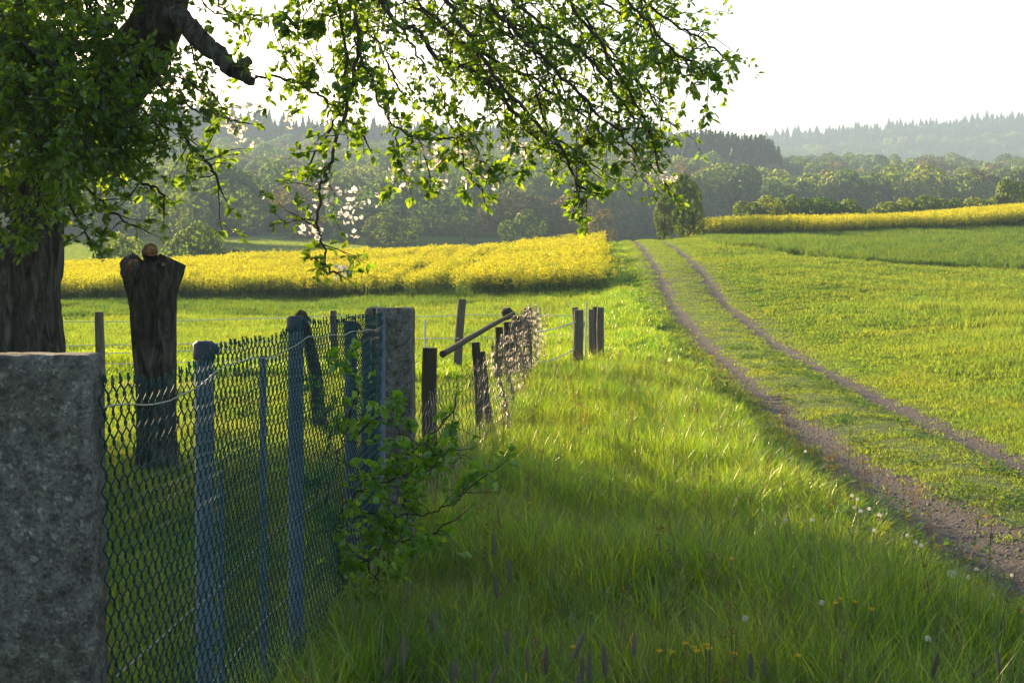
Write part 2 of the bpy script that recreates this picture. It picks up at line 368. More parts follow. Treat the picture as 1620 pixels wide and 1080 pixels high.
# ------------------------------------------------------------------ ground sheet
ys = np.concatenate((np.linspace(-50, 0, 12)[:-1], np.arange(0, 30, .35), 30 * (2520 / 30) ** (np.linspace(0, 1, 300))))
uu = np.linspace(-1, 1, 241); uu = np.sign(uu) * (.35 * np.abs(uu) + .65 * np.abs(uu) ** 3)
X = uu[None] * np.clip(18 + np.maximum(ys, 0) * 1.1, 60, 1240)[:, None]; Yg = np.repeat(ys[:, None], len(uu), 1)
Z = height(X, Yg)
lr = np.abs(X - XC_T(Yg)); Z = Z - .05 * (1 - sm((lr - 1.2) / .5)) * (Yg < 115)
nr, nc = X.shape
V = np.stack((X, Yg, Z), -1).reshape(-1, 3)
i = np.arange(nr - 1)[:, None] * nc; j = np.arange(nc - 1)[None]
Q = np.stack((i + j, i + j + 1, i + nc + j + 1, i + nc + j), -1).reshape(-1, 4)
g = bpy.data.objects.new('ground', mesh_data('ground', V, Q, M['ground'], True)); COL.objects.link(g)
set_props(g, kind='structure')

# the two-rut track
ty = np.concatenate((np.arange(-6, 30, .12), np.arange(30, 112, .3)))
tl = np.linspace(-1.75, 1.85, 49)
X = XC_T(ty)[:, None] + tl[None]; Yg = np.repeat(ty[:, None], len(tl), 1)
Z = height(X, Yg) + .012 + .006 * wob(X, Yg, .15, 3) - .10 * sm((np.abs(tl[None] - .05) - 1.55) / .25)
V = np.stack((X, Yg, Z), -1).reshape(-1, 3); nr, nc = X.shape
i = np.arange(nr - 1)[:, None] * nc; j = np.arange(nc - 1)[None]
Q = np.stack((i + j, i + j + 1, i + nc + j + 1, i + nc + j), -1).reshape(-1, 4)
me = mesh_data('track', V, Q, M['track'], True)
def dirt_w(l, y):
    """1 in the wheel ruts, 0 on the turf"""
    wl_ = .25 + .18 * sm((17 - y) / 7) + .07 * wob(l * 0, y, 1.1)
    wr_ = .27 + .03 * wob(l * 0, y, 1.7, 2)
    a = np.exp(-(np.abs(l + GAUGE) / (wl_ * 1.05)) ** 4); b = np.exp(-(np.abs(l - GAUGE) / (wr_ * 1.05)) ** 4)
    return np.maximum(a * (1 - .35 * (wob(l, y, 2.2, 5) > .35) * (y > 12) * (y < 30)), b)
at_ = me.attributes.new('dirt', 'FLOAT', 'POINT'); at_.data.foreach_set('value', dirt_w(np.repeat(tl[None], nr, 0), Yg).astype(np.float32).ravel())
tr = bpy.data.objects.new('track', me); COL.objects.link(tr); set_props(tr, kind='structure')

# ------------------------------------------------------------------ scattered stuff (geometry nodes over plain points)
def source_collection(name, meshes):
    c = bpy.data.collections.new(name)
    for k, me in enumerate(meshes):
        o = bpy.data.objects.new('%s_%02d' % (name, k), me); c.objects.link(o)
    return c
def scatter(name, P, col, nvar, rot, scl, idx=None, label=None, parent=None):
    me = bpy.data.meshes.new(name); n = len(P)
    me.vertices.add(n); me.vertices.foreach_set('co', np.asarray(P, np.float32).ravel())
    a = me.attributes.new('rot', 'FLOAT_VECTOR', 'POINT'); a.data.foreach_set('vector', np.asarray(rot, np.float32).ravel())
    a = me.attributes.new('scl', 'FLOAT_VECTOR', 'POINT'); a.data.foreach_set('vector', np.asarray(scl, np.float32).ravel())
    if idx is None: idx = rng.integers(0, nvar, n)
    a = me.attributes.new('idx', 'INT', 'POINT'); a.data.foreach_set('value', np.asarray(idx, np.int32))
    o = bpy.data.objects.new(name, me); COL.objects.link(o)
    ng = bpy.data.node_groups.new(name + '_nodes', 'GeometryNodeTree')
    ng.interface.new_socket('Geometry', in_out='INPUT', socket_type='NodeSocketGeometry')
    ng.interface.new_socket('Geometry', in_out='OUTPUT', socket_type='NodeSocketGeometry')
    gi = ng.nodes.new('NodeGroupInput'); go = ng.nodes.new('NodeGroupOutput')
    iop = ng.nodes.new('GeometryNodeInstanceOnPoints'); ci = ng.nodes.new('GeometryNodeCollectionInfo')
    ci.inputs['Collection'].default_value = col; ci.inputs['Separate Children'].default_value = True; ci.inputs['Reset Children'].default_value = True
    iop.inputs['Pick Instance'].default_value = True
    def attr(nm, t):
        q = ng.nodes.new('GeometryNodeInputNamedAttribute'); q.data_type = t; q.inputs['Name'].default_value = nm
        return [s for s in q.outputs if s.enabled and s.name == 'Attribute'][0]
    l = ng.links.new
    l(gi.outputs[0], iop.inputs['Points']); l(ci.outputs[0], iop.inputs['Instance'])
    l(attr('idx', 'INT'), iop.inputs['Instance Index']); l(attr('scl', 'FLOAT_VECTOR'), iop.inputs['Scale'])
    er = ng.nodes.new('FunctionNodeEulerToRotation'); l(attr('rot', 'FLOAT_VECTOR'), er.inputs[0]); l(er.outputs[0], iop.inputs['Rotation'])
    l(iop.outputs[0], go.inputs[0])
    md = o.modifiers.new('scatter', 'NODES'); md.node_group = ng
    set_props(o, label=label, kind='stuff')
    if parent is not None: o.parent = parent
    return o

def blades(mb, n, h, spread, w, bend, r, segs=3, hvar=.35, m=0):
    for k in range(n):
        a = r.uniform(0, 2 * PI); rr = spread * math.sqrt(r.random()); bx, by = rr * math.cos(a), rr * math.sin(a)
        d = r.uniform(0, 2 * PI); hh = h * (1 - hvar * r.random()); bb = bend * hh * r.uniform(.2, 1.3)
        ww = w * r.uniform(.6, 1.2); fa = r.uniform(0, 2 * PI); sx, sy = math.cos(fa) * ww / 2, math.sin(fa) * ww / 2
        tw = r.uniform(-.6, .6)
        Vs = []
        for s in range(segs + 1):
            t = s / segs; ox, oy = bx + math.cos(d) * bb * t * t, by + math.sin(d) * bb * t * t
            z = hh * t * (1 - .22 * bb / hh * t * t)
            k2 = (1 - t) ** .6 if s < segs else 0; c, s_ = math.cos(tw * t), math.sin(tw * t)
            qx, qy = (sx * c - sy * s_) * k2, (sx * s_ + sy * c) * k2
            if s < segs: Vs += [(ox - qx, oy - qy, z), (ox + qx, oy + qy, z)]
            else: Vs.append((ox, oy, z))
        Qs = [(2 * s, 2 * s + 1, 2 * s + 3, 2 * s + 2) for s in range(segs - 1)]
        mb.add(Vs, Qs, [(2 * segs - 2, 2 * segs - 1, 2 * segs)], m=m)
def tufts(name, nvar, n, h, spread, w, bend, mat, seed, segs=3, extra=None):
    out = []
    for k in range(nvar):
        r = np.random.default_rng(seed + k); mb = MB(); blades(mb, n, h, spread, w, bend, r, segs)
        mats = [mat]
        if extra: mats = extra(mb, r, mat)
        out.append(mb.data(name, mats))
    return source_collection(name, out)

def add_culms(mb, r, mat):
    for k in range(2):
        blades(mb, 1, .55, .06, .0035, .25, r, 4, .2, m=1)
    return [mat, M['stalk']]
def add_dry(mb, r, mat):
    blades(mb, 2, .12, .09, .005, .5, r, 3, .3, m=1); return [mat, M['drygrass']]
S_tall = tufts('tall_tuft', 7, 26, .42, .09, .0075, .55, M['grass'], 10, 4, add_culms)
S_tallfar = tufts('tall_tuft_far', 5, 30, .42, .20, .016, .5, M['grass'], 30, 3)
S_short = tufts('short_tuft', 6, 34, .085, .13, .0085, .6, M['shortgrass'], 50, 2, add_dry)
S_shortfar = tufts('short_tuft_far', 5, 34, .14, .25, .016, .5, M['shortgrass'], 70, 2)
S_wheat = tufts('wheat_tuft', 5, 34, .42, .28, .022, .35, M['wheat'], 90, 3)
S_red = tufts('turf_tuft', 4, 26, .035, .09, .006, .7, M['redgrass'], 110, 2)
def herb_mesh(seed):
    r = np.random.default_rng(seed); mb = MB()
    for k in range(22):
        a = r.uniform(0, 2 * PI); d = .11 * math.sqrt(r.random()); z = .02 + .045 * r.random(); s = r.uniform(.008, .017)
        t = r.uniform(-.6, .6, 2); c = np.array((d * math.cos(a), d * math.sin(a), z)); fa = r.uniform(0, 6.3)
        e1 = np.array((math.cos(fa), math.sin(fa), t[0])); e2 = np.array((-math.sin(fa), math.cos(fa), t[1]))
        mb.add([c - e1 * s, c - e2 * s * .8, c + e1 * s * 1.2, c + e2 * s * .8], [(0, 1, 2, 3)])
    return mb.data('herb', [M['herb']])
S_herb = source_collection('herb_patch', [herb_mesh(k + 200) for k in range(5)])

def sample(y0, y1, dens, fx0, fx1, seed):
    """random ground points, y in [y0, y1], x between fx0(y) and fx1(y), dens per square metre"""
    r = np.random.default_rng(seed); yy = np.linspace(y0, y1, 60); w = np.maximum(fx1(yy) - fx0(yy), 0)
    area = np.trapezoid(w, yy) if hasattr(np, 'trapezoid') else np.trapz(w, yy)
    n = int(area * dens); wm = w.max()
    y = r.uniform(y0, y1, int(n * wm * (y1 - y0) / max(area, 1e-6)) + 10); t = r.random(len(y))
    keep = t * wm < fx1(y) - fx0(y); y = y[keep]; x = fx0(y) + t[keep] * wm
    return x, y, r
FL = lambda y: -.385 * np.maximum(y, 0) - 1.2      # a little wider than the picture on both sides
FR = lambda y: .385 * np.maximum(y, 0) + 1.2
class Cloud:
    def __init__(s): s.P = []; s.R = []; s.S = []
    def add(s, x, y, r, sc0, sc1, zs=None, tilt=.12, dz=0.0):
        n = len(x)
        if n == 0: return
        s.P.append(np.stack((x, y, height(x, y) - .012 + dz), -1))
        s.R.append(np.stack((r.normal(0, tilt, n), r.normal(0, tilt, n), r.uniform(0, 2 * PI, n)), -1))
        a = r.uniform(sc0, sc1, n); zz = a if zs is None else a * zs
        s.S.append(np.stack((a, a, zz), -1))
    def go(s, name, col, nvar, label):
        if s.P: return scatter(name, np.concatenate(s.P), col, nvar, np.concatenate(s.R), np.concatenate(s.S), label=label)

lroad = lambda x, y: x - XC_T(y)
def vh(x, y):   # taller and lower patches of the verge grass
    return np.clip(.78 + .30 * wob(x, y, 1.1) + .16 * wob(x, y, .4, 2), .35, 1.3)

# verge between fence and track
c1 = Cloud(); c2 = Cloud()
for y0, y1, dn in ((2.6, 6, 150), (6, 10, 120), (10, 15, 75), (15, 22, 45)):
    x, y, r = sample(y0, y1, dn, lambda y: np.maximum(fence_x(y) - .15, FL(y)), lambda y: np.minimum(XC_T(y) - 1.2, FR(y)), int(y0 * 10))
    l = lroad(x, y); k = sm((-l - 1.1) / 1.3); s = vh(x, y) * (.25 + .75 * k)
    keep = r.random(len(x)) < .35 + .65 * k; x, y, s = x[keep], y[keep], s[keep]
    c1.add(x, y, r, .8, 1.15, s)
x, y, r = sample(20, 90, 14, lambda y: np.where(y < 25, fence_x(y), np.where(y < 52, -.2 - .0 * y + (y - 24) * .1, 3.2 + (y - 52) * .055)), lambda y: XC_T(y) - 1.25, 77)
k = sm((-lroad(x, y) - 1.2) / 1.2)
c2.add(x, y, r, .8, 1.2, np.clip(vh(x, y) * (.2 + .45 * k), .12, 1))
# tall strip behind the paddock rails, meadow beyond and crop
x, y, r = sample(22.3, 25.5, 26, FL, lambda y: .0 * y + 2.5, 78); c2.add(x, y, r, .8, 1.2, np.clip(.6 + .3 * wob(x, y, 1.3), .3, 1))
x, y, r = sample(12.5, 13.6, 10, lambda y: -2 + 0 * y, fence_x, 79)
x, y, r = sample(4, 24, 60, lambda y: fence_x(y) - .12, lambda y: fence_x(y) + .3, 80); c1.add(x, y, r, .8, 1.1, .95)
def weed(seed):
    r = np.random.default_rng(seed); mb = MB(); h = r.uniform(.35, .62); l = r.normal(0, .05, 2); P = smoothline([(0, 0, 0), (l[0] * .4, l[1] * .4, h * .5), (l[0], l[1], h)], 3)
    tube(mb, P, np.linspace(.002, .001, len(P)), 3, cap=False)
    if seed % 3 == 0:      # dock or sorrel: rusty panicle
        for k in range(70):
            t = r.uniform(.6, 1.0); c = P[int(t * (len(P) - 1))] + r.normal(0, .012, 3); q = r.normal(0, .004, (3, 3)); mb.add(c + q, T=[(0, 1, 2)], m=1)
    elif seed % 3 == 1:    # loose grass panicle
        for k in range(40):
            t = r.uniform(.65, 1.0); c = P[int(t * (len(P) - 1))]; d = r.normal(0, 1, 3) * .022; d[2] = abs(d[2]); s_ = np.array((.0008, 0, 0)); mb.add([c - s_, c + s_, c + d + s_, c + d - s_], [(0, 1, 2, 3)], m=0)
            mb.add([c + d, c + d + (.0025, 0, .003), c + d + (0, .002, .008)], T=[(0, 1, 2)], m=0)
    else:                  # broad leaves at the foot
        for k in range(9):
            a = r.uniform(0, 6.3); ln = r.uniform(.10, .24); d = np.array((math.cos(a), math.sin(a), r.uniform(.5, 1.5))); d /= np.linalg.norm(d); w = np.array((-math.sin(a), math.cos(a), 0)) * r.uniform(.018, .035)
            b = np.array((0, 0, .02)); e = b + d * ln; m_ = b + d * ln * .55; mb.add([b, m_ + w, e + (0, 0, -.03), m_ - w, m_ + (0, 0, -.012)], T=[(0, 4, 1), (1, 4, 2), (2, 4, 3), (3, 4, 0)], m=2)
    return mb.data('weed', [M['stalk'], M['rust'], M['herb']])
S_weed = source_collection('verge_weed', [weed(k) for k in range(9)]); cw = Cloud()
x, y, r = sample(3, 24, 9, lambda y: np.maximum(fence_x(y) + .1, FL(y)), lambda y: np.minimum(XC_T(y) - 1.3, FR(y)), 84); cw.add(x, y, r, .7, 1.2)
cw.go('verge_weeds', S_weed, 9, 'sorrel, seeding grasses and broad leaved weeds in the verge')
c1.go('verge_grass', S_tall, 7, 'tall green meadow grass on the verge beside the fence')
c2.go('far_verge_grass', S_tallfar, 5, 'tall grass along the far verge and behind the paddock rails')

c3 = Cloud(); c4 = Cloud()
# paddock lawn
for y0, y1, dn, s in ((3, 9, 110, .9), (9, 15, 95, 1.1)):
    x, y, r = sample(y0, y1, dn, FL, lambda y: fence_x(y) - .1, int(y0 * 7) + 300)
    c3.add(x, y, r, .9 * s, 1.4 * s, np.clip(1.1 + .5 * wob(x, y, .9, 3), .5, 2.0))
x, y, r = sample(14.5, 22.4, 42, FL, fence_x, 330); c4.add(x, y, r, .6, 1, .7)
x, y, r = sample(25.5, 50, 13, FL, lambda y: XC_T(y) - 3.0, 331); c4.add(x, y, r, .9, 1.5, np.clip(1.0 + .5 * wob(x, y, 3, 3), .5, 1.7))
# track centre, edges and the lit right verge
for y0, y1, dn in ((3, 9, 130), (9, 16, 120), (16, 26, 100)):
    x, y, r = sample(y0, y1, dn, lambda y: XC_T(y) - 1.6, lambda y: np.minimum(XC_T(y) + 2.4, FR(y)), int(y0 * 5) + 350)
    l = lroad(x, y); d = dirt_w(l, y)
    keep = (r.random(len(x)) > d * (1.1 + .25 * wob(x, y, .6, 4)) - .03) & (np.abs(l) > -1)
    x, y, l, d = x[keep], y[keep], l[keep], d[keep]
    c3.add(x, y, r, .8, 1.4, np.clip(.45 + .25 * wob(x, y, .7) + .5 * sm((np.abs(l) - 1.3) / .8), .22, 1.5))
x, y, r = sample(25, 90, 30, lambda y: XC_T(y) - 1.5, lambda y: XC_T(y) + 1.5, 370)
keep = r.random(len(x)) > dirt_w(lroad(x, y), y) * 1.2
c4.add(x[keep], y[keep], r, .6, 1.0, .55)
def not_wheat(x, y): return ~((y > 60) & (lroad(x, y) > 4 + .0 * y))
for y0, y1, dn, s in ((9, 18, 70, .7), (18, 32, 36, 1.0), (32, 62, 18, 1.3), (60, 95, 10, 1.6)):
    x, y, r = sample(y0, y1, dn, lambda y: XC_T(y) + 1.25, (lambda y: np.minimum(FR(y), XC_T(y) + 400)) if y0 < 60 else (lambda y: XC_T(y) + 5.5), int(y0) + 380)
    l = lroad(x, y); k = sm((l - 1.3) / 2.5)
    rough = np.clip(.85 + .25 * wob(x, y, 2.2, 4) + .15 * wob(x, y, .8, 1), .35, 2.0) * (.4 + .6 * k)
    rough = np.maximum(rough, .55) * (1 + 1.0 * sm((l - 4) / 2) * (y < 40))
    c4.add(x, y, r, .75 * s, 1.25 * s, rough / s * .9)
x, y, r = sample(112, 262, 1.6, FL, lambda y: -.10 * y, 333); c4.add(x, y, r, 2.6, 4.2, .8)
c3.go('short_grass', S_short, 6, 'short grass on the paddock lawn and along the track')
c4.go('meadow_grass', S_shortfar, 5, 'meadow grass on both sides of the track')

# reddish thin turf at rut edges, clover in the middle
c5 = Cloud()
x, y, r = sample(6, 45, 45, lambda y: XC_T(y) - 1.5, lambda y: XC_T(y) + 1.6, 400); l = lroad(x, y)
e = np.exp(-((np.abs(l) - (GAUGE + .38)) / .16) ** 2) + .8 * np.exp(-((np.abs(l) - (GAUGE - .36)) / .14) ** 2)
keep = r.random(len(x)) < e; c5.add(x[keep], y[keep], r, .9, 1.5)
c5.go('reddish_turf', S_red, 4, 'thin reddish turf along the edges of the wheel ruts')
c6 = Cloud()
x, y, r = sample(5, 32, 42, lambda y: XC_T(y) - .5, lambda y: XC_T(y) + .55, 410)
keep = (wob(x, y, .45, 7) + .5 * wob(x, y, .2)) > .05; c6.add(x[keep], y[keep], r, .8, 1.5)
x, y, r = sample(3.5, 12, 9, lambda y: fence_x(y) + 1.0, lambda y: np.minimum(XC_T(y) - 1.0, FR(y)), 411)
c6.add(x, y, r, .9, 1.4, dz=.10)
def stone(seed):
    r = np.random.default_rng(seed); mb = MB(); V = np.array([(1, 0, 0), (.3, .9, 0), (-.8, .6, 0), (-.8, -.6, 0), (.3, -.9, 0), (.5, .1, .6), (-.4, .4, .55), (-.3, -.5, .5)]) * r.uniform(.7, 1.2, (8, 3)) * .012
    mb.add(V, T=[(0, 1, 5), (1, 6, 5), (1, 2, 6), (2, 3, 7), (2, 7, 6), (3, 4, 7), (4, 0, 5), (4, 5, 7), (5, 6, 7)]); return mb.data('stone', [M['stone']])
S_stone = source_collection('gravel_stones', [stone(k) for k in range(5)]); cg = Cloud()
x, y, r = sample(5, 28, 170, lambda y: XC_T(y) - 1.4, lambda y: np.minimum(XC_T(y) + 1.3, FR(y)), 415)
keep = (r.random(len(x)) < dirt_w(lroad(x, y), y)); cg.add(x[keep], y[keep], r, .35, 1.9, dz=.022); cg.go('gravel', S_stone, 5, 'small stones lying in the wheel ruts')
c6.go('clover', S_herb, 5, 'low clover and broad leaved herbs on the middle of the track')

# crops
def in_rape_left(x, y):
    front = np.where(x < -9, 60.5, 60.5 - (x + 9) * (10.3 / 12.2)); right = 3.25 + (y - 50) * .048
    ok = (y > front + .7 * wob(x, y, 2) + .8 * rng.random(len(x)) ** 2) & (x < right + .35 * wob(x, y, 1.5, 2) + .5 * rng.random(len(x)) ** 3)
    for x0 in (-4.6, -2.6): ok &= np.abs(x - (x0 + (y - 58) * .085)) > .45
    return ok
c7 = Cloud()
x, y, r = sample(49, 63, 11, FL, lambda y: 2.6 + 0 * y, 420); front = np.where(x < -9, 60.5, 60.5 - (x + 9) * (10.3 / 12.2))
keep = (y < front + .5) & (y > 50 - .4 * np.clip(x + 2, -9, 5) * 0 + .3 * wob(x, y, 2)); c7.add(x[keep], y[keep], r, .8, 1.2, .58)
x, y, r = sample(60, 106, 9, lambda y: XC_T(y) + 3.2, FR, 421); l = lroad(x, y)
edge = 60 + 9 * sm((9 - l) / 6) + .4 * wob(x, y, 3)
keep = (y > edge) & (y < 84.5 + (x - 12) * .40 + 1.0); c7.add(x[keep], y[keep], r, .9, 1.4, .8 + .12 * wob(x[keep], y[keep], 5))
c7.go('young_wheat', S_wheat, 5, 'green young wheat in the fields beside the track')

def rape_plant(seed, low=False):
    r = np.random.default_rng(seed); mb = MB()
    for st in range(3):
        bx, by = r.normal(0, .09, 2); h = r.uniform(.85, 1.15); lean = r.normal(0, .06, 2)
        top = np.array((bx + lean[0], by + lean[1], h))
        w = .012; mb.add([(bx - w, by, 0), (bx + w, by, 0), top + (w * .5, 0, 0), top - (w * .5, 0, 0)], [(0, 1, 2, 3)], m=0)
        for k in range(7):     # leaves
            t = r.uniform(.15, .75); a = r.uniform(0, 6.3); ln = r.uniform(.10, .22); c = np.array((bx, by, 0)) * (1 - t) + top * t
            d = np.array((math.cos(a), math.sin(a), r.uniform(-.2, .5))); s = np.array((-math.sin(a), math.cos(a), 0)) * .035
            mb.add([c, c + d * ln * .5 + s, c + d * ln, c + d * ln * .5 - s], [(0, 1, 2, 3)], m=0)
        for b in range(8):     # flower heads
            a = r.uniform(0, 6.3); e = top + np.array((math.cos(a), math.sin(a), 0)) * r.uniform(.02, .16) + np.array((0, 0, r.uniform(-.42, .06)))
            for k in range(7):
                c = e + r.normal(0, .026, 3); s = r.uniform(.014, .024); n = r.normal(0, 1, 3); n /= np.linalg.norm(n)
                u = np.cross(n, (.3, .5, .8)); u /= np.linalg.norm(u); v = np.cross(n, u)
                mb.add([c - u * s, c - v * s, c + u * s, c + v * s], [(0, 1, 2, 3)], m=1)
    return mb.data('rape_plant', [M['rapegreen'], M['rapeyellow']])
S_rape = source_collection('rape_plants', [rape_plant(500 + k) for k in range(6)])
c8 = Cloud()
x, y, r = sample(48, 91, 14, lambda y: -.37 * y - 4, lambda y: 3.9 + (y - 50) * .05, 430)
keep = in_rape_left(x, y); c8.add(x[keep], y[keep], r, .78, 1.18, (.86 + .09 * wob(x[keep], y[keep], 2.5)) * (1 - .12 * sm((x[keep] + 2) / 6)), tilt=.09)
c8.go('rapeseed_field', S_rape, 6, 'yellow flowering rapeseed field left of the track')
c9 = Cloud()
x, y, r = sample(86, 130, 9, lambda y: XC_T(y) + 2.6, lambda y: FR(y) + 4, 431)
keep = (y > 84.5 + (x - 12) * .40 + .5 * wob(x, y, 3)) & (x > 12.1 + .4 * wob(x, y, 1)); c9.add(x[keep], y[keep], r, .9, 1.25, .95 + .08 * wob(x[keep], y[keep], 4), tilt=.06)
c9.go('rapeseed_strip', S_rape, 6, 'yellow flowering rapeseed strip on the rise right of the track')

# ------------------------------------------------------------------ distant trees
def crown_mesh(name, seed, mat, rx=.5, rz=.5, lobes=16, cards=2600, card=.045, flat=.0, bottom=.0, sharp=.35):
    """unit-size crown: base at z 0, top at z 1, width 1; leaf clumps gathered on lobes"""
    r = np.random.default_rng(seed); C = []; Rr = []
    for k in range(lobes):
        while True:
            p = r.uniform(-1, 1, 3)
            if .25 < np.linalg.norm(p) < 1: break
        p = p * (.62, .62, .62); C.append(p); Rr.append(r.uniform(.26, .46))
    C.append(np.zeros(3)); Rr.append(.6)
    C = np.array(C); Rr = np.array(Rr)
    k = r.choice(len(C), cards, p=Rr ** 2 / (Rr ** 2).sum())
    n = r.normal(0, 1, (cards, 3)); n /= np.linalg.norm(n, axis=1)[:, None]
    P = C[k] + n * Rr[k][:, None] * (1 - .28 * r.random(cards)[:, None] ** 2)
    inside = ((P[:, None] - C[None]) ** 2).sum(-1) < (Rr[None] * .80) ** 2
    keep = inside.sum(1) < 1; P = P[keep]; n = n[keep]
    n = n + r.normal(0, .38, n.shape); n /= np.linalg.norm(n, axis=1)[:, None]
    u = np.cross(n, r.normal(0, 1, n.shape)); u /= np.linalg.norm(u, axis=1)[:, None]; v = np.cross(n, u)
    s = card * r.uniform(.6, 1.5, (len(P), 1))
    P = P * (rx, rx, rz) + (0, 0, rz); P[:, :2] *= 1 + .35 * np.clip(.35 - P[:, 2:], 0, 1)
    mb = MB(); m = len(P)
    VV = np.stack((P - u * s, P - v * s * .7, P + u * s, P + v * s * .7), 1).reshape(-1, 3)
    mb.add(VV, np.arange(4 * m).reshape(-1, 4))
    return mb.data(name, [mat])
def core_mesh(name, seed, mat): pass
def trunk_mesh(seed):
    mb = MB(); tube(mb, [(0, 0, -.05), (0, 0, .2), (.01, 0, .45), (.02, .01, .8)], [.028, .022, .016, .006], 7)
    for a in (0.4, 2.2, 4.0, 5.3):
        tube(mb, [(0, 0, .25), (.12 * math.cos(a), .12 * math.sin(a), .42), (.26 * math.cos(a), .26 * math.sin(a), .6)], [.013, .008, .003], 5, cap=False)
    return mb.data('trunk', [M['bark']], True)
def spruce_mesh(seed, cards=900):
    r = np.random.default_rng(seed); mb = MB(); V = []
    for k in range(cards):
        t = (k + .5) / cards; z = .08 + .92 * (1 - (1 - t) ** .8) ; z = min(z, .995)
        rad = .20 * (1 - z) ** .85 + .008; a = r.uniform(0, 6.3); tier = .75 + .25 * ((z * 17) % 1)
        rr = rad * tier * (.55 + .5 * r.random()); d = np.array((math.cos(a), math.sin(a), -.35)); s = np.array((-math.sin(a), math.cos(a), 0))
        c = np.array((rr * math.cos(a), rr * math.sin(a), z)); L_ = .028 + .05 * (1 - z)
        w = .35 * L_; V += [c - d * L_ * .5 - s * w, c - d * L_ * .5 + s * w, c + d * L_ * .7 + s * w * .3, c + d * L_ * .7 - s * w * .3]
    mb.add(V, np.arange(4 * cards).reshape(-1, 4))
    # dark inner needles
    mb2 = mb; P = [(0, 0, .06), (0, 0, .3), (0, 0, .6), (0, 0, .97)]; tube(mb2, P, [.12, .11, .07, .004], 9, noise=.15, seed=seed)
    return mb.data('spruce_crown', [M['spruce']])
def sprucetrunk():
    mb = MB(); tube(mb, [(0, 0, -.05), (0, 0, .5), (0, 0, .95)], [.014, .009, .002], 6); return mb.data('trunk', [M['bark']], True)
TRUNK = trunk_mesh(1); STRUNK = sprucetrunk()
CR = {
    'dark': [crown_mesh('crown', 600 + k, M['treeleaf'], cards=13000, card=.021) for k in range(4)],
    'brown': [crown_mesh('crown', 620 + k, M['treebrown'], cards=13000, card=.021) for k in range(3)],
    'green': [crown_mesh('crown', 640 + k, M['treegreen'], cards=13000, card=.021) for k in range(3)],
}
SP = [spruce_mesh(660 + k) for k in range(4)]
def tree(name, x, y, w, h, crown, trunk, label, cat, group=None, z=None, lift=.12, rot=None):
    z0 = float(height(x, y)) if z is None else z
    if name == 'forest_tree': z0 -= .2 * h
    root = empty(name, (x, y, z0), label, cat, group); root.rotation_euler.z = random.uniform(0, 6.28) if rot is None else rot
    c = bpy.data.objects.new('crown', crown); COL.objects.link(c); c.parent = root; c.location = (0, 0, lift * h); c.scale = (w, w, h * (1 - lift))
    t = bpy.data.objects.new('trunk', trunk); COL.objects.link(t); t.parent = root; t.scale = (h * .9, h * .9, h * .9)
    return root
def px_tree(name, px, top, wpx, Y, kind, label, cat='tree', group=None, k=0, h=None):
    x = (px - 810) / F * Y; zt = at(px, top, Y)[2]; z0 = float(height(x, Y)); hh = zt - z0 if h is None else h
    return tree(name, x, Y, wpx / F * Y, hh, CR[kind][k % len(CR[kind])], TRUNK, label, cat, group, z0 if h is None else zt - hh, lift=-.06)
px_tree('broadleaf_tree', 345, 218, 195, 235, 'dark', 'big dark broadleaf tree with a sunlit left edge at the end of the sloping meadow', k=0)
px_tree('broadleaf_tree', 640, 255, 170, 245, 'green', 'tall bright green tree behind the middle of the left rapeseed field', k=0)
px_tree('broadleaf_tree', 735, 268, 130, 256, 'dark', 'dark broadleaf tree between the bright green and the bronze trees', k=2)
px_tree('broadleaf_tree', 815, 283, 150, 240, 'brown', 'broad bronze leaved tree behind the round dark tree above the rapeseed', k=0)
px_tree('broadleaf_tree', 905, 300, 110, 238, 'brown', 'bronze green tree right of the broad bronze one above the rapeseed', k=1)
px_tree('round_tree', 832, 326, 92, 195, 'dark', 'small round dark green tree in front of the bronze trees', k=1)
px_tree('round_tree', 617, 328, 112, 205, 'dark', 'blue green round tree in front of the tall bright green tree', k=3)
px_tree('round_tree', 953, 322, 56, 205, 'brown', 'small orange brown tree left of the track crest', k=2)
px_tree('broadleaf_tree', 490, 275, 150, 262, 'brown', 'wide bronze tree right of the big meadow tree', k=1)
px_tree('broadleaf_tree', 560, 300, 100, 240, 'dark', 'dark tree between the wide bronze tree and the bright green tree', k=0)
px_tree('broadleaf_tree', 225, 262, 150, 250, 'dark', 'dark tree behind the sloping meadow beside the apple foliage', k=2)
px_tree('broadleaf_tree', 110, 250, 150, 255, 'dark', 'hazy dark tree behind the apple trunk foliage', k=1)
px_tree('broadleaf_tree', 275, 292, 85, 215, 'green', 'pale green sunlit tree at the left foot of the big meadow tree', k=1)
px_tree('meadow_bush', 192, 360, 100, 118, 'green', 'loose sunlit bush on the meadow left of the pollard stump', 'bush', k=2)
px_tree('meadow_bush', 312, 340, 125, 128, 'green', 'spreading hazy bush on the meadow right of the pollard stump', 'bush', k=0)
px_tree('meadow_bush', 372, 378, 80, 126, 'dark', 'low bush trailing right of the spreading meadow bush', 'bush', k=0)
px_tree('hawthorn_tree', 1080, 268, 84, 93, 'dark', 'dark compact hawthorn dome at the crest right of the track', k=1)
px_tree('crest_bush', 1050, 300, 42, 91, 'dark', 'low bush leaning on the left foot of the crest hawthorn', 'bush', k=2)
px_tree('broadleaf_tree', 1592, 274, 80, 142, 'green', 'round yellow green tree behind the right rapeseed strip', k=2)
px_tree('broadleaf_tree', 1648, 280, 70, 146, 'green', 'green tree at the right end of the hedge behind the rapeseed', k=0)
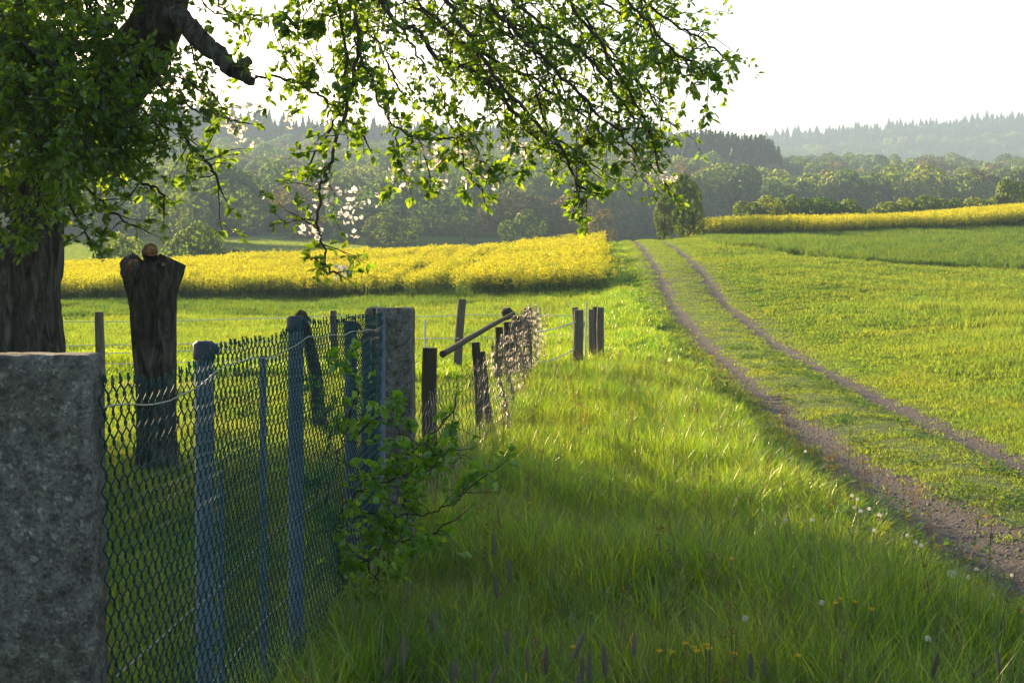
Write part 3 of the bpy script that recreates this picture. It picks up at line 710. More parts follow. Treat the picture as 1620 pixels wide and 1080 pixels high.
# hedges: rows of bushes each of its own
for a, b, top, Y, lab in ((1185, 1340, 308, 131, '%s bush of the olive hedge between hawthorn and the right rapeseed rise'), (1400, 1555, 311, 137, '%s bush of the low hedge running up to the yellow green tree')):
    n = 6
    for q in range(n):
        px = a + (b - a) * q / (n - 1); d = abs(q / (n - 1) - .45) * 16
        lab2 = lab % ('leftmost', 'second from left', 'third from left', 'fourth from left', 'fifth from left', 'rightmost')[q]
        px_tree('hedge_bush', px, top - 5 + d + random.uniform(-2, 2) - (q * 1.0 if a > 1390 else 0), 84, Y + random.uniform(-1.5, 1.5), 'green', lab2, 'bush', 'bushes of the hedge at %s' % ('the middle' if a < 1390 else 'the right'), k=q)

# forest on the slopes: nearer trees one by one, the rest as one mass
def forest_points(seed):
    r = np.random.default_rng(seed); out = []
    y = 285.0
    while y < 760:
        sp = 9.5 + (y - 260) * .010; x0, x1 = -.40 * y, .41 * y
        for x in np.arange(x0, x1, sp):
            xx = x + r.uniform(-.4, .4) * sp; yy = y + r.uniform(-.45, .45) * sp * 1.3; u = xx / yy
            if u > .19 and yy > 660: continue
            out.append((xx, yy, r.random()))
        y += sp * 1.05
    return np.array(out)
FP = forest_points(5)
# drop points the near trees or the crest hide completely
def seen(x, y, h):
    pz = height(x, y) + h; v = (pz - EYE) / y; u = x / y * F + 810
    lim = np.where(u < 960, 385, np.where(u < 1040, 372, 345)); return (437 - v * F) < lim
hh = 11 + 5 * FP[:, 2]; FP = FP[seen(FP[:, 0], FP[:, 1], hh)]
order = np.argsort(FP[:, 1]); FP = FP[order]
u = FP[:, 0] / FP[:, 1]; ppx = u * F + 810
conif = ((FP[:, 1] > 640) & (u < .11)) | ((FP[:, 1] > 455) & (FP[:, 1] < 520) & (ppx > 1040) & (ppx < 1232))
deci = FP[~conif]
near = deci[:230]; rest = deci[230:]
kinds = ['dark', 'green', 'brown', 'dark', 'green', 'dark', 'green']
LAB = {'dark': 'dark green broadleaf tree in the hazy wood on the valley slope', 'green': 'yellow green broadleaf tree in the hazy wood on the valley slope', 'brown': 'bronze leaved tree in the hazy wood on the valley slope'}
for q, (x, y, t) in enumerate(near):
    kd = kinds[int(t * 997) % 7]; h = 14 + 6 * ((t * 31) % 1); w = 12 + 7 * ((t * 17) % 1)
    tree('forest_tree', x, y, w, h, CR[kd][q % len(CR[kd])], TRUNK, LAB[kd], 'tree', kd.replace('dark', 'dark green').replace('green green', 'green') + ' trees of the valley wood', lift=0.0)
S_for = source_collection('forest_crowns', CR['dark'] + CR['green'] + CR['brown'])
n = len(rest); rr = np.random.default_rng(9)
h = rr.uniform(14, 21, n); P = np.stack((rest[:, 0], rest[:, 1], height(rest[:, 0], rest[:, 1]) - .2 * h), -1); w = rr.uniform(13, 20, n)
scatter('forest', P, S_for, 10, np.stack((0 * h, 0 * h, rr.uniform(0, 6.3, n)), -1), np.stack((w, w, h), -1), label='hazy broadleaf forest covering the far slopes')
# spruces: the dark stand behind the hawthorn, one by one
rr = np.random.default_rng(11)
for q in range(46):
    px = 1046 + 186 * (q + rr.uniform(-.3, .3)) / 46; Y = 470 + rr.uniform(-14, 14)
    topy = np.interp(px, [1046, 1065, 1100, 1150, 1185, 1205, 1225, 1234], [222, 212, 205, 208, 214, 212, 228, 240]) + rr.uniform(-3, 5)
    x = (px - 810) / F * Y; z0 = float(height(x, Y)); h = at(px, topy, Y)[2] - z0
    tree('spruce_tree', x, Y, h * 1.3, h, SP[q % 4], STRUNK, 'dark spruce in the stand above the hawthorn at the track crest', 'tree', 'spruces of the dark stand', lift=0)
for q in range(120):
    px = 150 + 905 * (q + rr.uniform(-.5, .5)) / 120; Y = 700 + rr.uniform(-15, 25)
    topy = np.interp(px, [150, 260, 400, 470, 540, 620, 680, 800, 950, 1040], [158, 160, 172, 188, 184, 192, 190, 200, 206, 208]) + rr.uniform(-7, 9)
    x = (px - 810) / F * Y; z0 = float(height(x, Y)); h = at(px, topy, Y)[2] - z0
    tree('spruce_tree', x, Y, h * rr.uniform(1.1, 1.7), h, SP[q % 4], STRUNK, 'spruce standing on the skyline ridge behind the apple branches', 'tree', 'spruces on the skyline ridge', lift=0)
# second ranks and the far ridge as one mass
pts = []; 
for Y in (722, 745):
    for px in np.arange(120, 1060, 9): pts.append(((px - 810) / F * Y + rr.uniform(-2, 2), Y + rr.uniform(-8, 8), 18 + rr.uniform(-2, 2)))
for Y in (484, 498, 512):
    for px in np.arange(1040, 1236, 8): pts.append(((px - 810) / F * Y, Y + rr.uniform(-5, 5), 13 + rr.uniform(-2, 3)))
for Y in (1290, 1305, 1325, 1350, 1385):
    for px in np.arange(1120, 1760, 5.5): pts.append(((px - 810) / F * Y + rr.uniform(-4, 4), Y + rr.uniform(-10, 10), 16 + 6 * rr.random() ** 3))
pts = np.array(pts); P = np.stack((pts[:, 0], pts[:, 1], height(pts[:, 0], pts[:, 1])), -1)
S_sp = source_collection('spruce_crowns', SP + CR['dark'][:2]); n = len(P); idx = rr.integers(0, 6, n); idx[(idx > 3) & (pts[:, 1] < 1200)] = 0
wsc = np.where(idx > 3, .9, 1.4) * pts[:, 2]
scatter('far_spruce_forest', P, S_sp, 6, np.stack((0 * wsc, 0 * wsc, rr.uniform(0, 6.3, n)), -1), np.stack((wsc, wsc, pts[:, 2] * np.where(idx > 3, .7, 1)), -1), idx, label='spruce forest on the far blue ridge and behind the skyline')
# lower far woods under the ridge
pts = []
for Y in (1120, 1150, 1180, 1205):
    for px in np.arange(1120, 1760, 11): pts.append(((px - 810) / F * Y + rr.uniform(-4, 4), Y + rr.uniform(-10, 10), 14 + 4 * rr.random()))
pts = np.array(pts); P = np.stack((pts[:, 0], pts[:, 1], height(pts[:, 0], pts[:, 1])), -1); n = len(P)
scatter('far_broadleaf_forest', P, S_for, 10, np.stack((np.zeros(n), np.zeros(n), rr.uniform(0, 6.3, n)), -1), np.stack((pts[:, 2], pts[:, 2], pts[:, 2]), -1), label='hazy wood below the far blue ridge')

# ------------------------------------------------------------------ concrete posts
def concrete_post(name, xc, yf, w, top, label, seed, dep=1.0):
    """square cast post with rounded edges, front face at depth yf"""
    r = np.random.default_rng(seed); mb = MB(); b = .018
    ring = []
    for cx, cy_, a0 in ((w/2-b, -w/2+b, -PI/2), (w/2-b, w/2-b, 0), (-w/2+b, w/2-b, PI/2), (-w/2+b, -w/2+b, PI)):
        for k in range(4): a = a0 + k * PI / 6; ring.append((cx + b * math.cos(a), cy_ + b * math.sin(a)))
    ring = np.array(ring)
    dense = []
    for k in range(len(ring)):
        p, q = ring[k], ring[(k + 1) % len(ring)]; m = 7 if np.linalg.norm(q - p) > .05 else 1
        for s in range(m): dense.append(p + (q - p) * s / m)
    ring = np.array(dense); n = len(ring)
    zs = list(np.linspace(-.25, top - .03, 44)) + [top - .018, top - .008, top - .002, top]
    sh = [1.0] * 44 + [.992, .972, .93, .80]
    V = []
    for z, s in zip(zs, sh):
        V += [(xc + p[0] * s * (1 + .004 * math.sin(z * 9)), yf + w / 2 * dep + p[1] * s * dep, z) for p in ring]
    V = np.array(V); V += r.normal(0, .0010, V.shape)
    for k in range(26):
        e = V[r.integers(0, len(V))]; dd = np.linalg.norm(V - e, axis=1); V += ((np.array((xc, yf + w / 2 * dep, 0)) - V) * (1, 1, 0)) * (np.exp(-(dd / .02) ** 2) * r.uniform(.02, .07))[:, None]
    i = np.arange(len(zs) - 1)[:, None] * n; j = np.arange(n)[None]; j2 = (j + 1) % n
    Q = np.stack((i + j, i + j2, i + n + j2, i + n + j), -1).reshape(-1, 4)
    mb.add(V, Q); top_r = V[-n:]; c = top_r.mean(0)
    mb.add(np.vstack((c[None], top_r)), T=[(0, 1 + k, 1 + (k + 1) % n) for k in range(n)])
    o = mb.build(name, [M['concrete']], smooth=True, origin=(xc, yf + w / 2, 0)); set_props(o, label, 'post'); return o
concrete_post('concrete_post', -1.112, 3.3, .255, 1.417, 'massive lichen spotted concrete post at the near end of the green mesh fence', 1, .55)
concrete_post('concrete_post', -.652, 7.5, .25, 1.433, 'weathered concrete post at the far end of the green mesh fence behind the shrub', 2)

# ------------------------------------------------------------------ green chain-link fence
fen = empty('mesh_fence', (-.85, 5.3, 0), 'green coated chain link fence on grey posts between the two concrete posts', 'fence')
FX0, FY0, FX1, FY1 = -1.012, 3.36, -.70, 7.46
def fsurf(s, z, n=0.0):
    """s 0..1 along the near fence"""
    bul = .016 * np.sin(s * 9.5 + .6) * np.sin(z * 2.2) + .006 * np.sin(s * 23 + z * 3) * (1 - z * .4) + .002 * np.sin(s * 47 + z * 5)
    return np.stack((FX0 + (FX1 - FX0) * s + bul + n + .035, FY0 + (FY1 - FY0) * s, z), -1)
def ftop(s):   # sagging upper edge
    kx = np.array([0, .12, .28, .42, .54, .68, .80, .90, 1.0]); kz = np.array([1.335, 1.305, 1.375, 1.36, 1.405, 1.39, 1.39, 1.38, 1.39])
    return np.interp(s, kx, kz)
length = math.hypot(FX1 - FX0, FY1 - FY0); p = .027; per = .072
mb = MB(); nw = int(length / p)
def ribbon_tube(mb, P, r, sides):
    tube(mb, P, r, sides, cap=False)
for q in range(nw):
    s0 = (q + .5) / nw; zt = float(ftop(s0)) + random.uniform(-.004, .012); nz = int(zt / per * 8)
    z = np.linspace(.02, zt, nz); ph = z / per * 2 * PI + 0
    tri = (np.sin(ph) + .04 * np.sin(3 * ph)) * 1.12 * (1 if q % 2 else -1)
    s = s0 + tri * .5 * p / length
    row = z + .004 * np.sin(s0 * 60 + z * 9)
    P_ = fsurf(s, row, .005 * np.cos(ph) * (1 if q % 2 else -1)); ribbon_tube(mb, P_, .0023, 4)
    # twisted knuckle at the top
    e = P_[-1]; tube(mb, [e, e + (0.004, 0.006, .010), e + (-.003, .010, .020), e + (.002, -.004, .024), e + (.001, -.002, .006)], .0021, 4)
mo = mb.build('wire_mesh', [M['greenwire']], fen, smooth=True); mo['kind'] = 'stuff'
# tension wires
mb = MB(); s = np.linspace(0, 1, 60); tube(mb, fsurf(s, ftop(s) - .045 + .004 * np.sin(s * 60), .008), .0022, 5); o = mb.build('tension_wire', [M['zinc']], fen, smooth=True)
for zz, a, b in ((.30, 0.02, .5), (.62, .02, .95), (.1, .05, .4)):
    mb = MB(); s = np.linspace(a, b, 40); tube(mb, fsurf(s, zz + .05 * np.sin(s * 5) * (zz < .5) + .10 * s, -.012), .0018, 5); mb.build('tension_wire', [M['zinc']], fen, smooth=True)
# grey posts
def grey_post(px, top, Y, w, capf, lean=0.0, capped=True):
    t = at(px, top, Y); x, z = t[0], t[2]; mb = MB()
    tube(mb, [(x - .008, Y, -.1), (x - .004, Y, z * .5), (x + lean, Y, z - .015)], w / 2, 14, noise=.012, seed=int(px))
    po = mb.build('line_post', [M['greypost']], fen, smooth=True)
    if capped:
        c = MB(); xx = x + lean
        # cap with a small forward nose that holds the wire
        Pc = [(xx, Y, z - .055), (xx, Y, z - .05), (xx, Y, z - .006), (xx, Y, z + .004)]
        tube(c, Pc, [w / 2 + .005, w / 2 + .006, w / 2 + .006, w / 2 * .8], 16)
        tube(c, [(xx, Y, z - .008), (xx + w * .65, Y - .012, z - .016), (xx + w * .9, Y - .012, z - .038)], [.015, .012, .006], 8)
        cobj = c.build('cap', [M['cap']], fen, smooth=False); cobj.parent = po; cobj.location = (0, 0, 0)
    return po
grey_post(323, 541, 4.5, .060, 1); grey_post(468, 501, 5.6, .060, 1); grey_post(555, 509, 6.75, .058, 1)
grey_post(416, 556, 5.05, .024, 0, capped=False); grey_post(349, 738, 4.75, .022, 0, capped=False)
grey_post(580, 518, 7.05, .05, 0, capped=False)
pp = grey_post(603, 489, 7.36, .045, 1, capped=False)
mb = MB(); t = at(603, 487, 7.36); tube(mb, [(t[0] - .03, 7.35, t[2] - .05), (t[0] - .03, 7.35, t[2] - .004)], .016, 8); o = mb.build('bolt', [M['darkwood']], fen)
mb = MB(); t = at(596, 485, 7.3); tube(mb, [(t[0], 7.3, t[2] - .16), (t[0], 7.3, t[2] + .005)], .005, 6); mb.build('bolt', [M['zinc']], fen)

# ------------------------------------------------------------------ old wire fence beyond the second concrete post
old = empty('old_wire_fence', (-.2, 15, 0), 'sagging sunlit old wire netting on wooden posts beyond the second concrete post', 'fence')
def osurf(s, z, n=0.0):
    y = 7.8 + 15.8 * s; bow = .20 * np.sin(PI * np.clip(s * 1.15, 0, 1)) * (1.1 - .5 * z) + .08 * np.sin(s * 7 + .4) * z + .03 * np.sin(s * 21 + z * 4) + .018 * np.sin(s * 55 + z * 7)
    return np.stack((fence_x(y) + .05 + bow + n, y + .05 * np.sin(z * 6 + s * 30), z), -1)
def otop(s): return np.interp(s, [0, .05, .12, .3, .5, .65, .78, .92, 1], [.90, .86, .92, .98, 1.02, 1.08, 1.13, 1.14, 1.02])
mb = MB(); nw = 250; L2 = 15.8; p2 = L2 / nw; per2 = .12
for q in range(nw):
    s0 = (q + .5) / nw; zt = float(otop(s0)) + random.uniform(-.02, .05); nz = int(zt / per2 * 6)
    z = np.linspace(.02, zt, nz); ph = z / per2 * 2 * PI; tri = np.arcsin(.95 * np.sin(ph)) / (PI / 2) * 1.15 * (1 if q % 2 else -1)
    s = s0 + tri * .5 * p2 / L2; P_ = osurf(s, z + .01 * np.sin(s0 * 90), .006 * np.cos(ph)); P_ += rng.normal(0, .0025, P_.shape)
    tube(mb, P_, .0026, 3, cap=False)
# a crumpled second layer folded back at the far end
for q in range(34):
    s0 = .70 + .30 * q / 34; z = np.linspace(.35, float(otop(s0)) + random.uniform(-.05, .07), 60); ph = z / per2 * 2 * PI
    P_ = osurf(s0 + .012 * np.sin(ph) * .5, z, .09 + .05 * np.sin(q * .5 + z * 5) + .006 * np.cos(ph)); P_ += rng.normal(0, .006, P_.shape); tube(mb, P_, .0018, 3, cap=False)
o = mb.build('wire_netting', [M['oldwire']], old, smooth=True); o['kind'] = 'stuff'
def wood_post(name, px, top, Y, w, parent=None, lean=0.0, mat='wood', label=None, group=None, base_dx=0.0, depth=.2, flat=0):
    t = at(px, top, Y); x, z = t[0], t[2]; z0 = float(height(x, Y)); mb = MB(); n = 9
    zz = np.linspace(z0 - depth, z, n); f = (zz - z0) / (z - z0)
    Pp = np.stack((x - lean * (1 - f) + .006 * np.sin(f * 5 + px), np.full(n, Y), zz), -1)
    R = w / 2 * np.linspace(1.08, .94, n); tube(mb, Pp, R, 11, capm=1, noise=.035, seed=int(px))
    if parent is not None: return mb.build(name, [M[mat], M['cutold']], parent, smooth=False)
    o = mb.build(name, [M[mat], M['cutold']], smooth=False, origin=(x - lean, Y, z0)); set_props(o, label, 'post', group); return o
wood_post('wooden_post', 680, 550, 9.5, .105, old, mat='darkwood')
wood_post('wooden_post', 753, 541, 13, .085, old, mat='darkwood', lean=-.04)
wood_post('wooden_post', 762, 556, 13.3, .07, old, mat='darkwood', lean=-.10)
wood_post('wooden_post', 789, 517, 18.5, .11, old, mat='darkwood')
wood_post('wooden_post', 803, 509, 19.5, .12, old, mat='darkwood')
# carved looking broken end posts and the slanting brace
for px, top, Y, w, lean in ((818, 500, 20.5, .20, -.03), (835, 487, 21, .15, 0)):
    t = at(px, top, Y); mb = MB(); zz = np.linspace(-.1, t[2], 9); R = w / 2 * np.array([.9, .95, 1, .95, .9, .85, .95, 1.1, .7])
    tube(mb, np.stack((t[0] + lean * (1 - zz / t[2]), np.full(9, Y), zz), -1), R, 10, noise=.10, seed=int(px)); mb.build('wooden_post', [M['darkwood']], old)
mb = MB(); a, b = at(700, 560, 12.0), at(812, 496, 20.2); tube(mb, smoothline([a, (a + b) / 2 + (0, 0, .01), b]), [.030] * 9, 9, noise=.08, seed=4); mb.build('brace_rail', [M['darkwood']], old)
mb = MB(); a, b = at(806, 490, 20.2), at(801, 498, 20.3); tube(mb, [b, (a + b) / 2, a], [.07, .10, .04], 8, noise=.12, seed=9); mb.build('brace_end', [M['darkwood']], old)

# ------------------------------------------------------------------ posts of the paddock
wood_post('paddock_post', 157, 493, 21.6, .145, label='round wooden paddock post standing between apple trunk and pollard stump', mat='wood')
wood_post('paddock_post', 528, 491, 24, .125, label='thin wooden paddock post just left of the far concrete post', mat='wood')
wood_post('paddock_post', 731, 473, 24.2, .15, lean=.09, label='tall leaning wooden paddock post right of the far concrete post', mat='wood')
wood_post('gate_post', 915, 490, 23.6, .175, label='thick near post of the cluster at the end of the fence', mat='wood')
wood_post('gate_post', 936, 489, 24.6, .115, label='second post of the fence end cluster, right of the white stake', mat='wood')
wood_post('gate_post', 942, 485, 25.4, .11, label='darker post squeezed between two posts of the fence end cluster', mat='darkwood')
wood_post('gate_post', 950, 486, 24.9, .13, label='outermost post of the fence end cluster beside the track', mat='wood')
wood_post('gate_post', 909, 486, 26.6, .12, lean=-.06, label='post with a tilted top hiding behind the thick near gate post', mat='wood')
wood_post('white_stake', 927, 479, 24.2, .030, label='thin white plastic stake inside the fence end cluster', mat='tape')
wood_post('white_stake', 673, 505, 23.5, .035, label='pale thin stake carrying the rope left of the leaning post', mat='tape')
wood_post('white_stake', 213, 561, 12.5, .016, lean=-.06, label='thin pale stake leaning against the pollard stump', mat='tape')
# rotten leaning post behind the mesh
mb = MB(); P_ = [at(506, 640, 15), at(500, 590, 15), at(490, 540, 15), at(481, 512, 15), at(477, 497, 15), at(479, 491, 15)]; P_[0][2] = -.1
tube(mb, P_, [.085, .075, .06, .055, .07, .03], 10, noise=.14, seed=3); tube(mb, [P_[3], P_[3] + (-.05, 0, .08), P_[3] + (-.045, 0, .12)], [.03, .025, .02], 7, noise=.1)
o = mb.build('rotten_post', [M['darkwood']], origin=tuple(P_[0])); set_props(o, 'rotten leaning post with a knotty top behind the grey mesh posts', 'post')

def rope(pts, label, r=.007, name='fence_rope', mat='tape'):
    P_ = [at(*q) for q in pts]; P_ = smoothline(P_, 6); mb = MB(); tube(mb, P_, r, 5)
    o = mb.build(name, [M[mat]], smooth=True, origin=tuple(P_[0])); set_props(o, label, 'rope'); return o
rope([(-40, 508, 22), (157, 509, 21.6), (340, 506, 22.8), (528, 500, 24)], 'topmost pale rope between the apple trunk and the thin paddock post')
rope([(-40, 549, 22), (157, 546, 21.6), (340, 543, 22.8), (528, 538, 24)], 'second pale rope of the paddock behind the pollard stump')
rope([(-40, 562, 22), (157, 559, 21.6), (260, 556, 22.2), (528, 547, 24)], 'third pale rope of the paddock crossing behind the stump')
rope([(-40, 578, 22), (157, 576, 21.6), (250, 574, 22.2), (528, 566, 24)], 'lowest pale rope of the paddock near the grass')
rope([(528, 500, 24), (673, 501, 23.6), (731, 498, 24.2), (850, 499, 24.5), (909, 500, 26)], 'upper pale rope from the thin post past the leaning post to the end cluster')
rope([(528, 538, 24), (673, 535, 23.6), (731, 535, 24.2)], 'lower pale rope ending at the leaning paddock post', r=.008)
rope([(735, 536, 24.2), (850, 531, 24.5), (910, 530, 26)], 'thin middle rope running right from the leaning post', r=.004)
rope([(848, 526, 22), (880, 519, 22.8), (910, 509, 23.5)], 'upper white cord strung from the old netting to the thick gate post', r=.010)
rope([(848, 575, 22), (880, 567, 22.8), (909, 552, 23.5)], 'lower white cord strung from the old netting to the thick gate post', r=.010)

# ------------------------------------------------------------------ pollard stump
st = empty('pollard_stump', tuple(at(249, 750, 11.5) * (1, 1, 0)), 'dark pollarded tree stump with fresh orange cut limbs behind the fence', 'tree stump')
Y = 11.5; mb = MB()
pts = [(252, 775), (250, 750), (248, 715), (247, 660), (246, 600), (244, 540), (243, 490), (241, 455), (239, 430), (239, 416)]
wid = [92, 72, 62, 60, 61, 66, 71, 79, 88, 80]
tube(mb, smoothline([at(a, b, Y) for a, b in pts], 3), np.interp(np.linspace(0, 9, 28), range(10), wid) / F * Y / 2, 60, noise=.014, seed=12, ridge=.03)
mb.build('trunk', [M['bark'], M['cutold']], st, smooth=True)
def limb(pts, wid, name='limb', cm='cutold', Yoff=0, seed=1):
    mb = MB(); P_ = [at(a, b, Y + dy) for a, b, dy in pts]; tube(mb, smoothline(P_, 3), np.interp(np.linspace(0, len(pts) - 1, 3 * (len(pts) - 1) + 1), range(len(pts)), wid) / F * Y / 2, 16, capm=1, noise=.05, seed=seed)
    return mb.build(name, [M['bark'], M[cm]], st, smooth=False)
limb([(233, 478, 0), (220, 446, -.01), (210, 424, 0), (203, 411, .02)], [50, 50, 42, 32], seed=2)
limb([(243, 484, 0), (256, 450, 0), (266, 428, 0), (274, 411, .01)], [58, 58, 52, 46], seed=3)
limb([(238, 440, 0), (238, 415, 0), (238, 404, -.02)], [40, 24, 22], seed=4)
limb([(237, 404, .02), (237.5, 398, -.07), (238, 395, -.12)], [22, 24, 22], cm='cut', seed=5)
limb([(214, 432, .05), (212, 422, -.12), (211, 419, -.19)], [26, 24, 19], cm='cut', seed=6)
limb([(257, 428, -.05), (258.5, 420, -.16), (259, 418, -.2)], [9, 8, 6.5], cm='cut', seed=7)

# ------------------------------------------------------------------ apple tree
apple = empty('apple_tree', (-3.6, 10.2, 0), 'old blossoming apple tree whose drooping branches hang across the top', 'tree')
bark = MB(); twig = MB()
def leaf_shape(n=5):
    # leaf of length 1 along x, folded along the midrib, base at the origin
    V = [(0, 0, 0), (.30, .24, .05), (.68, .22, .03), (1.0, 0, -.08), (.68, -.22, .03), (.30, -.24, .05), (.5, 0, -.03)]
    T = [(0, 6, 1), (1, 6, 2), (2, 6, 3), (3, 6, 4), (4, 6, 5), (5, 6, 0)]
    return np.array(V, float), np.array(T)
LV, LT = leaf_shape()
def frames(D, r, up=(0, 0, 1), jit=.6):
    D = D / (np.linalg.norm(D, axis=1)[:, None] + 1e-9); nrm = np.array(up) + r.normal(0, jit, D.shape)
    nrm -= D * (nrm * D).sum(1)[:, None]; nrm /= np.linalg.norm(nrm, axis=1)[:, None] + 1e-9
    return D, np.cross(nrm, D), nrm
class Leaves:
    def __init__(s): s.P = []; s.D = []; s.S = []
    def add(s, p, d, size): s.P.append(p); s.D.append(d); s.S.append(size)
    def arrays(s, r, jit=.7):
        P = np.array(s.P); D = np.array(s.D); S = np.array(s.S); a, b, c = frames(D, r, jit=jit); return P, a, b, c, S
def leaf_mesh(mb, P, a, b, c, S):
    V = P[:, None] + S[:, None, None] * (LV[None, :, :1] * a[:, None] + LV[None, :, 1:2] * b[:, None] + LV[None, :, 2:] * c[:, None])
    n = len(P); T = LT[None] + (np.arange(n) * len(LV))[:, None, None]; mb.add(V.reshape(-1, 3), T=T.reshape(-1, 3))
AL = Leaves(); BL = []     # leaves, blossom cluster places
ra = np.random.default_rng(21)
def in_view(p): return abs(p[0]) < .37 * p[1] + .1 and (p[2] - EYE) < .20 * p[1] + .1
def spray(p, d, nl, size, spread=.5):
    """a spur with a rosette of leaves"""
    for k in range(nl):
        dd = d + ra.normal(0, spread, 3) + np.array((0, 0, -.1)); AL.add(p + ra.normal(0, .006, 3), dd, size * ra.uniform(.45, 1.3))
def grow_twig(p, d, L_, r0, leafy, bloss, depth=0, droop=.5, size=.052):
    n = max(4, int(L_ / .045)); P_ = [np.array(p, float)]; d = np.array(d, float); d /= np.linalg.norm(d)
    for k in range(n):
        d = d + ra.normal(0, .16, 3) + np.array((0, 0, -droop * .10 if k < n * .7 else droop * .04)); d /= np.linalg.norm(d); P_.append(P_[-1] + d * L_ / n)
    P_ = np.array(P_); tube(twig, P_, np.linspace(r0, .0013, len(P_)), 4 if r0 < .006 else 6, cap=False)
    for k in range(1, len(P_)):
        t = k / len(P_)
        if ra.random() < leafy: 
            o_ = ra.normal(0, 1, 3); o_ += np.array((0, 0, .3)); q = P_[k] + o_ / np.linalg.norm(o_) * .02
            spray(q, o_ / np.linalg.norm(o_) * .8 + d * .3, int(ra.integers(2, 5)), size)
            if ra.random() < bloss * .6: BL.append((q + ra.normal(0, .01, 3), o_))
        if depth < 1 and ra.random() < .30 and k > 1:
            dd = P_[k] - P_[k - 1]; dd = dd / np.linalg.norm(dd) + ra.normal(0, .6, 3); grow_twig(P_[k], dd, L_ * ra.uniform(.25, .5), r0 * .5, leafy, bloss, depth + 1, droop, size)
    spray(P_[-1], d, 4, size)
    if ra.random() < bloss: BL.append((P_[-1], d))
def branch(pts, w0, w1, every=.10, L_=(.12, .38), leafy=.55, bloss=.2, droop=.5, big=False, start=0.0, twigs=True, size=.052, noise_=.10, fork=False):
    """pts: (px, py, depth); w in px of thickness at that depth"""
    P_ = smoothline([at(*q) for q in pts], 6); n = len(P_); Ym = pts[0][2]; w0 = w0 if big else w0 * .52
    jit = ra.normal(0, .007 if w0 < 70 else 0, P_.shape); jit[0] = 0; P_ = P_ + jit
    R = np.linspace(w0, w1, n) / F * Ym / 2
    if fork: R[:6] *= np.linspace(.35, 1, 6)
    tube(bark if big else twig, P_, R, 72 if w0 > 70 else (18 if w0 > 25 else (9 if w0 > 8 else 6)), noise=(noise_ if w0 < 70 else .014) if w0 > 8 else 0, seed=abs(n + int(pts[0][0])), ridge=.022 if w0 > 70 else 0)
    if not twigs: return P_
    every = every * .60; seg = np.linalg.norm(np.diff(P_, axis=0), axis=1); cs = np.concatenate(([0], np.cumsum(seg))); s = start * cs[-1] + every * .5
    while s < cs[-1]:
        k = int(np.searchsorted(cs, s)) - 1; k = min(max(k, 0), n - 2); t = (s - cs[k]) / seg[k]; p_ = P_[k] * (1 - t) + P_[k + 1] * t
        d = P_[k + 1] - P_[k]; d /= np.linalg.norm(d); dd = d * .5 + ra.normal(0, .75, 3) * (1, .8, 1) + np.array((0, 0, -.15))
        grow_twig(p_, dd, ra.uniform(*L_), min(.005, R[k] * .6), leafy, bloss, 0, droop, size)
        if ra.random() < .6: spray(p_ + ra.normal(0, .02, 3), ra.normal(0, 1, 3), 3, size)
        s += every * ra.uniform(.6, 1.5)
    grow_twig(P_[-1], P_[-1] - P_[-2], ra.uniform(.08, .2), R[-1], leafy, bloss, 0, droop, size)
    return P_
# trunk and main limbs
branch([(15, 880, 10.2), (12, 700, 10.2), (10, 560, 10.2), (8, 470, 10.2), (18, 400, 10.2), (28, 330, 10.2), (48, 270, 10.15), (72, 215, 10.1)], 200, 118, big=True, twigs=False, noise_=.05)
branch([(45, 290, 10.1), (85, 225, 10.0), (150, 170, 9.7), (205, 105, 9.4), (245, 45, 9.1), (262, -20, 8.9), (290, -110, 8.7)], 105, 60, big=True, twigs=False, noise_=.06, fork=True)
branch([(30, 330, 10.2), (35, 220, 10.5), (20, 90, 10.8), (30, -60, 11), (60, -260, 11.2)], 100, 46, big=True, twigs=False, fork=True)
branch([(262, 0, 8.95), (300, 45, 8.75), (338, 82, 8.6), (362, 108, 8.5), (384, 120, 8.45), (401, 130, 8.4)], 34, 13, big=True, twigs=False, noise_=.12)
P_ = [at(372, 112, 8.45), at(384, 102, 8.42), at(395, 95, 8.4)]; tube(bark, P_, [.034, .030, .027], 12, m=0, noise=.04)
branch([(60, 250, 10), (20, 180, 9.6), (-60, 80, 9.0), (-160, -60, 8.5)], 60, 25, big=True, twigs=False, fork=True)
# long leader from the stub to the hanging cluster
branch([(400, 126, 8.4), (430, 121, 8.35), (470, 130, 8.3), (505, 152, 8.25), (540, 182, 8.2), (572, 207, 8.15)], 8, 4, every=.16, L_=(.06, .2), leafy=.5, bloss=.3)
# overhead bough out of sight, from which the sprays hang
branch([(290, -110, 8.7), (420, -190, 8.3), (580, -190, 7.9), (740, -170, 7.6), (900, -140, 7.4), (1040, -100, 7.3)], 56, 16, big=True, twigs=False)
branch([(70, -260, 11), (140, -420, 10.6), (260, -560, 10)], 46, 25, big=True, twigs=False)
LV1 = dict(leafy=.75, bloss=.10, size=.034, L_=(.08, .34), droop=.7)
branch([(500, -200, 8.1), (535, -60, 8.1), (562, 30, 8.05), (566, 90, 8.0), (548, 170, 8.0), (528, 240, 7.95), (508, 300, 7.9), (502, 350, 7.9), (512, 395, 7.9), (519, 428, 7.9), (535, 430, 7.9)], 15, 3, every=.13, L_=(.10, .34), leafy=.5, bloss=.45, start=.25)
branch([(480, -190, 8.2), (520, -40, 8.2), (545, 60, 8.2), (548, 150, 8.15), (520, 210, 8.15), (490, 262, 8.1)], 11, 3, every=.15, L_=(.08, .28), leafy=.45, bloss=.3, start=.3)
branch([(560, -190, 8), (590, -40, 7.95), (623, 30, 7.9), (666, 50, 7.85), (692, 91, 7.8), (752, 117, 7.75), (804, 164, 7.7), (839, 207, 7.7), (882, 242, 7.65), (930, 262, 7.65)], 18, 4, every=.085, **LV1, start=.2)
